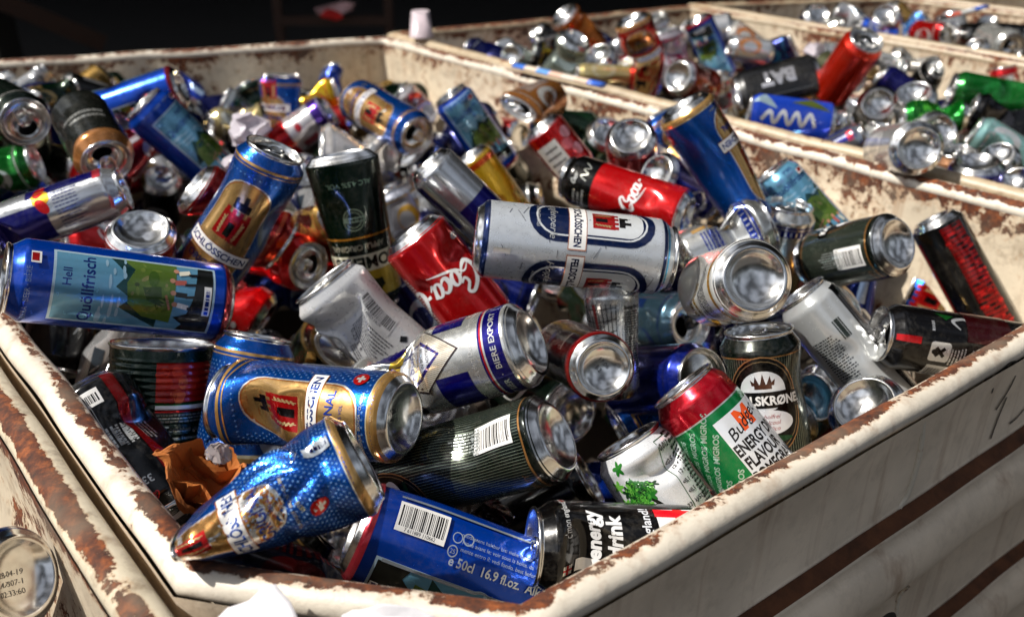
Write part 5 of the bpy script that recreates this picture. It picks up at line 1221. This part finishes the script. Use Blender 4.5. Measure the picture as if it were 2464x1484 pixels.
# ------------------------------------------------------------ deeper cans that fill the gaps
def seg_dist(p1, q1, p2, q2):
    d1, d2, r = q1 - p1, q2 - p2, p1 - p2; a, e, f = d1 @ d1, d2 @ d2, d2 @ r; c, b = d1 @ r, d1 @ d2; den = a * e - b * b
    s = min(1, max(0, (b * f - c * e) / den)) if den > 1e-12 else .5
    t = (b * s + f) / e
    if t < 0: t, s = 0, min(1, max(0, -c / a))
    elif t > 1: t, s = 1, min(1, max(0, (b - c) / a))
    return np.linalg.norm(p1 + d1 * s - p2 - d2 * t)
rnd = random.Random(21)
protos = []
PR = [('silver', plain((.72, .73, .74), (.5, .5, .55))), ('navy', plain((.03, .06, .28), (.7, .7, .75), dict(metal=.7), 2)), ('red', plain((.6, .03, .05), (.85, .8, .8), None, 3)), ('black', plain((.035, .035, .04), (.6, .6, .6), None, 4)),
      ('blue', plain((.03, .18, .55), (.7, .78, .88), dict(metal=.7), 5)), ('white', plain((.8, .8, .8), (.3, .35, .4), None, 6)), ('dark green', plain((.04, .14, .08), (.6, .5, .3), None, 7)), ('golden', plain((.7, .55, .28), (.3, .1, .08), None, 8))]
for nm, art in PR:
    for v in range(2):
        d = dict(name='crushed_can', D=66 if v == 0 else 58, L=115 if v == 0 else 130, art=art, hi=False, ops=[('cuts', 5, 9, 3 + v)] + ([('flat', 40 * v, 0, 110, .35)] if v else []), parts='bt', open=v == 0, tab=v == 0, end='b')
        protos.append((nm, d, None))
segs = [(d['seg'][0], d['seg'][1], d['D'] * .0005, d['seg'][2], d['seg'][3]) for d in CANS]
TL = {'main bin': ([0, 930, 1450, 1600, 2000, 2464], [175, 180, 295, 315, 470, 640]), 'second bin': ([1100, 1300, 1700, 2000, 2464], [90, 70, 25, 95, 170]), 'third bin': ([1800, 2464], [0, 20]), 'corner bin': ([0, 1], [-999, -999])}
def try_fill(poly, zr, count, tries, names, loose=.72, ymin=0):
    tl = lambda x_: np.interp(x_, *TL[names])
    got = []
    for _ in range(tries):
        if len(got) >= count: break
        k = rnd.randrange(len(protos)); nm, d, _r = protos[k]
        L_, R_ = d['L'] * .001, d['D'] * .0005
        c = np.array([rnd.uniform(-1.3, 1.8), rnd.uniform(.3, 2.6), rnd.uniform(*zr)])
        if c[1] < ymin or not poly_in(c, poly, .05): continue
        x, y, z = proj(c)
        if y - F_PX * R_ / z * 1.4 < tl(x): continue
        if z < .3 or not (-120 < x < 2600 and -60 < y < 1600): continue
        a = rnd.uniform(0, 6.283); t = rnd.gauss(0, .45); ax = np.array([math.cos(a) * math.cos(t), math.sin(a) * math.cos(t), math.sin(t)])
        p, q = c - ax * L_ / 2, c + ax * L_ / 2
        if not (poly_in(p, poly, .035) and poly_in(q, poly, .035)): continue
        pi, qi = p + ax * R_, q - ax * R_
        ok = True
        for (a0, a1, r0, pa, pb) in segs:
            if np.linalg.norm((a0 + a1) / 2 - c) > .2: 
                pass
            else:
                u = (a1 - a0) / np.linalg.norm(a1 - a0)
                if seg_dist(pi, qi, a0 + u * r0, a1 - u * r0) < (r0 + R_) * loose: ok = False; break
            # never in front of a can that the photograph shows
            if len(segs) and a0 is not None and (a0, ) and id(a0) in explicit:
                for s in (0, .5, 1):
                    w_ = p * (1 - s) + q * s; X, Y, Z = proj(w_)
                    A_ = np.array(pa[:2]); B_ = np.array(pb[:2]); v = B_ - A_; tt = min(1, max(0, ((np.array([X, Y]) - A_) @ v) / (v @ v + 1e-9))); dd = np.linalg.norm(np.array([X, Y]) - A_ - v * tt)
                    dz = pa[2] * (1 - tt) + pb[2] * tt
                    if dd < F_PX * r0 / dz * .8 + F_PX * R_ / Z * .75 and Z < dz + .01: ok = False; break
                if not ok: break
        if not ok: continue
        segs.append((p, q, R_, proj(p), proj(q))); got.append((k, p, q, ax, c))
    return got
explicit = set(id(s[0]) for s in segs)
fills = []
for nm_bin, poly, zr, cnt, tr, ls, *ym in (('main bin', A, (-.13, .0), 120, 14000, .72), ('main bin', A, (-.11, .01), 70, 22000, .6, 1.2), ('main bin', A, (-.24, -.08), 120, 9000, .6), ('second bin', B, (-.06, .07), 110, 14000, .72), ('second bin', B, (-.15, -.03), 70, 6000, .6), ('third bin', Cc, (-.1, .02), 28, 3000, .7)):
    for f in try_fill(poly, zr, cnt, tr, nm_bin, ls, *ym): fills.append((nm_bin,) + f)
FILL = fills
def copy_tree(o, M, parent=None):
    c = o.copy(); sc.collection.objects.link(c)
    if parent is not None: c.parent = parent
    else: c.matrix_world = M
    for ch in o.children: copy_tree(ch, None, c)
    return c
roots = {}
used_lab = {}
for nm_bin, k, p, q, ax, c in fills:
    if (nm_bin, k) in SKIP: continue
    nm, d, _ = protos[k]
    x = np.cross(ax, [0, 0, 1.]); x /= np.linalg.norm(x); y = np.cross(ax, x)
    M = Matrix(((x[0], y[0], ax[0], p[0]), (x[1], y[1], ax[1], p[1]), (x[2], y[2], ax[2], p[2]), (0, 0, 0, 1)))
    if k in roots: r = copy_tree(roots[k], M)
    else: r = build_can(d, M); roots[k] = r
    best = min(CANS, key=lambda e: np.linalg.norm(e['seg'][0] + e['ax'] * e['L'] * .0005 - c))
    lab = '%s can wedged under the %s' % (('dented ' if k % 2 == 0 else 'squashed ') + nm, ' '.join(best['label'].split()[:7]))
    used_lab.setdefault(lab, []).append(r)
    tag(r, lab, 'can', 'cans wedged deeper in the heaps')
    r['fill'] = 1

# ------------------------------------------------------------ paper, plastic and other bits among the cans
def crumple(name, label, cat, P, w, mat, seed=1, squash=(1, 1, .7), facets=34, mouth=None, rot=0, D=None, sub=4, dep=None, amp=1.0):
    bm = bmesh.new(); bmesh.ops.create_icosphere(bm, subdivisions=sub, radius=1)
    rg = random.Random(seed); V = np.array([v.co[:] for v in bm.verts]); Fc = [tuple(v.index for v in f.verts) for f in bm.faces]; bm.free()
    for _ in range(facets):
        n_ = np.array([rg.gauss(0, 1) for _ in range(3)]); n_ /= np.linalg.norm(n_); c = rg.uniform(.45, .88); h = V @ n_ - c
        V -= np.outer(np.maximum(h, 0) * rg.uniform(1, 1.9) * amp, n_)
    V = V + np.array([[noise.noise(Vector(v) * 4 + Vector((seed, 0, 0))) * .05] * 3 for v in V])
    if mouth is not None:
        m_ = np.array(mouth, float); m_ /= np.linalg.norm(m_); h = V @ m_; r = V - np.outer(h, m_); rr = np.linalg.norm(r, axis=1)
        k = smooth01((.62 - rr) / .3) * (h > 0); V -= np.outer(k * 1.05, m_)
    dpt = dep; s = w / 2 / F_PX * dpt
    V = V * np.array(squash) * s
    a = math.radians(rot); R_ = np.array([[math.cos(a), -math.sin(a), 0], [math.sin(a), math.cos(a), 0], [0, 0, 1]])
    o = mesh_obj(name, V @ R_.T, Fc, mat, smooth=False); o.location = at(*P, dpt); tag(o, label, cat); return o
kraft = simple('kraft_paper', (.66, .38, .14), .75, bump=.4, scale=70)
kp = crumple('paper_bag', 'crumpled brown paper bag between black cola can and starred can', 'paper bag', (494, 1136), 300, kraft, 5, (1, 1, .95), 46, mouth=(.35, -.35, .85), dep=.63, sub=5)
film = simple('greyish_film', (.75, .7, .68), .25, trans=.55)
cf = crumple('inner_film', None, None, (520, 1088), 110, film, 8, (1, 1, .8), 30, dep=.615); cf.parent = kp; cf.matrix_parent_inverse = Matrix.Translation(kp.location).inverted(); 
for k in ('label', 'category'):
    if k in cf: del cf[k]
paper = simple('white_paper', (.8, .79, .8), .8, bump=.15, scale=40)
def sheet(name, label, cat, pts, lift, mat, thick=.0006, seed=0, fold=.0035):
    """thin crumpled sheet lying over a rim: outline given on the picture, laid at its own height"""
    c = [on_plane(x, y, z) for x, y, z in pts]; cen = sum(c) / len(c); V = [cen]; m = len(c); rings = 5
    for r in range(1, rings + 1):
        for k in range(m * 4):
            i, t = divmod(k, 4); p = c[i] * (1 - t / 4) + c[(i + 1) % m] * t / 4; q = cen + (p - cen) * r / rings
            q = q + np.array([0, 0, noise.noise(Vector(q * 45) + Vector((seed, 0, 0))) * fold]); V.append(q)
    M_ = m * 4; Fc = [(0, 1 + k, 1 + (k + 1) % M_) for k in range(M_)]
    for r in range(rings - 1):
        for k in range(M_): Fc.append((1 + r * M_ + k, 1 + (r + 1) * M_ + k, 1 + (r + 1) * M_ + (k + 1) % M_, 1 + r * M_ + (k + 1) % M_))
    o = mesh_obj(name, [v - cen for v in V], Fc, mat); o.location = cen
    md = o.modifiers.new('s', 'SOLIDIFY'); md.thickness = thick; tag(o, label, cat); return o
sheet('paper_scrap', 'crumpled white paper scrap on the rusty front rim beside the corner', 'paper', [(520, 1490, .012), (548, 1462, .013), (600, 1440, .016), (640, 1405, .02), (664, 1402, .02), (700, 1450, .016), (722, 1500, .012), (620, 1530, .012)], 0, paper, seed=2)
sheet('paper_scrap', 'larger smooth white paper piece on the middle of the front rim', 'paper', [(820, 1480, .016), (850, 1462, .018), (920, 1452, .022), (1000, 1462, .02), (1056, 1490, .016), (1040, 1530, .012), (900, 1530, .012)], 0, paper, seed=5)
blackfilm = simple('dark_clear_film', (.1, .05, .06), .12, trans=.35, bump=.8, scale=30)
crumple('plastic_bag', 'dark glossy plastic bag wrinkled in the gap beside the black flag can', 'plastic bag', (1180, 1248), 200, blackfilm, 11, (1, .8, .7), 60, dep=.705, sub=5)
clear = simple('milky_film', (.88, .85, .88), .2, trans=.45, bump=.5, scale=25)
crumple('plastic_bag', 'milky crumpled plastic bag among the cans left of the middle', 'plastic bag', (600, 312), 200, clear, 12, (1, .8, .6), 50, dep=1.17, sub=4)
crumple('plastic_bag', 'small milky plastic piece behind the leaning castle can', 'plastic bag', (560, 392), 80, clear, 13, (1, .8, .9), 40, dep=1.08, sub=3)
crumple('plastic_bottle', 'crumpled clear plastic bottle pieces in the second bin', 'plastic bottle', (1962, 132), 96, clear, 14, (.8, .8, 1.1), 50, dep=1.72, sub=4)
# plastic cup standing on the partition
cp = on_plane(1014, 88, .012); V, Fc = lathe([(.3, 0.6), (17, .6), (18, 0), (24, 48), (25, 49), (24.4, 50), (23.4, 48), (17.4, 2), (.3, 1.6)], 32)
cup = mesh_obj('plastic_cup', np.array(V) * .001, Fc, simple('cup_plastic', (.86, .8, .82), .35, trans=.3)); cup.location = cp; tag(cup, 'translucent white plastic cup upside down on the partition corner', 'cup'); cup.rotation_euler = (math.pi, 0, 0); cup.location = cp + np.array([0, 0, .05])
crumple('paper_scrap', 'small white scrap beside the plastic cup', 'paper', (1046, 82), 34, paper, 15, (1, 1, .6), 20, dep=2.0, sub=3)
# printed strip on the partition rail
def stick(name, label, cat, p, q, dep_p, dep_q, w_, cols):
    a, b = at(*p, dep_p), at(*q, dep_q); d = b - a; L_ = np.linalg.norm(d); z = d / L_; x = np.cross(z, [0, 0, 1.]); x /= np.linalg.norm(x); y = np.cross(z, x)
    V, Fc, mi = [], [], []; n = len(cols); m = 10
    for i in range(n + 1):
        for k in range(m):
            t = 2 * math.pi * k / m; V.append(z * L_ * i / n + x * w_ * math.cos(t) + y * w_ * math.sin(t) * .5)
    for i in range(n):
        for k in range(m): Fc.append((i * m + k, i * m + (k + 1) % m, (i + 1) * m + (k + 1) % m, (i + 1) * m + k)); mi.append(i)
    Fc.append(tuple(range(m - 1, -1, -1))); mi.append(0); Fc.append(tuple(n * m + k for k in range(m))); mi.append(n - 1)
    o = mesh_obj(name, V, Fc, [paint(c, metal=0) for c in cols], mi=mi); o.location = a; tag(o, label, cat); return o
pb = [(.25, .45, .8), (.85, .78, .7), (.4, .6, .85), (.85, .7, .62), (.84, .8, .74), (.85, .75, .66), (.2, .4, .8)]
stick('wrapper_strip', 'narrow blue and cream wrapper strip lying along the partition rail', 'wrapper', (1240, 158), (1452, 206), F_PX * .36 / (.887 * (158 + 400)), F_PX * .36 / (.887 * (206 + 400)), .009, pb)
stick('marker_stick', 'thin red, white and blue stick at the top right', 'stick', (2256, 46), (2374, 16), 1.95, 2.02, .008, [(.1, .1, .1), (.8, .35, .25), (.85, .4, .3), (.85, .85, .83), (.8, .82, .85), (.15, .4, .8), (.15, .4, .8)])
# dim things inside the shed
crate = empty('stacked_crate', Matrix.Translation(at(805, 60, 4.3))); tag(crate, 'dim wooden crate with red and white sacks in the shed', 'crate')
wood = simple('dark_wood', (.2, .12, .08), .8, bump=.3)
boxes('frame', [((-.26, 0, -.1), (.04, .04, .5)), ((.26, 0, -.1), (.04, .04, .5)), ((0, 0, .02), (.56, .05, .04)), ((0, 0, -.14), (.56, .05, .03))], wood, crate)
s_ = crumple('sack', None, None, (800, 28), 150, simple('sack_cloth', (.75, .6, .6), .9), 17, (1, .6, .35), 20, dep=4.25, sub=3); s_.parent = crate; s_.matrix_parent_inverse = Matrix.Translation(crate.location).inverted()
s_ = crumple('sack', None, None, (800, 36), 80, simple('sack_red', (.7, .08, .06), .9), 18, (1, .6, .35), 20, dep=4.1, sub=3); s_.parent = crate; s_.matrix_parent_inverse = Matrix.Translation(crate.location).inverted()
for s_ in crate.children:
    for k in ('label', 'category'):
        if k in s_: del s_[k]
V, Fc = [], []; a, b = at(-20, -5, 3.6), at(245, 104, 4.0); d = b - a; L_ = np.linalg.norm(d); z = d / L_; x = np.cross(z, [0, 0, 1.]); x /= np.linalg.norm(x); y = np.cross(z, x)
box_mesh(V, Fc, (0, 0, 0), (.05, .07, L_), np.stack([x, y, z], 1)); o = mesh_obj('wooden_beam', V, Fc, wood, smooth=False); o.location = (a + b) / 2; tag(o, 'slanting dark wooden beam in the shed at the upper left', 'beam')
# labels of repeats that nothing tells apart get one shared phrase
for o in list(sc.objects):
    if 'fill' in o: del o['fill']
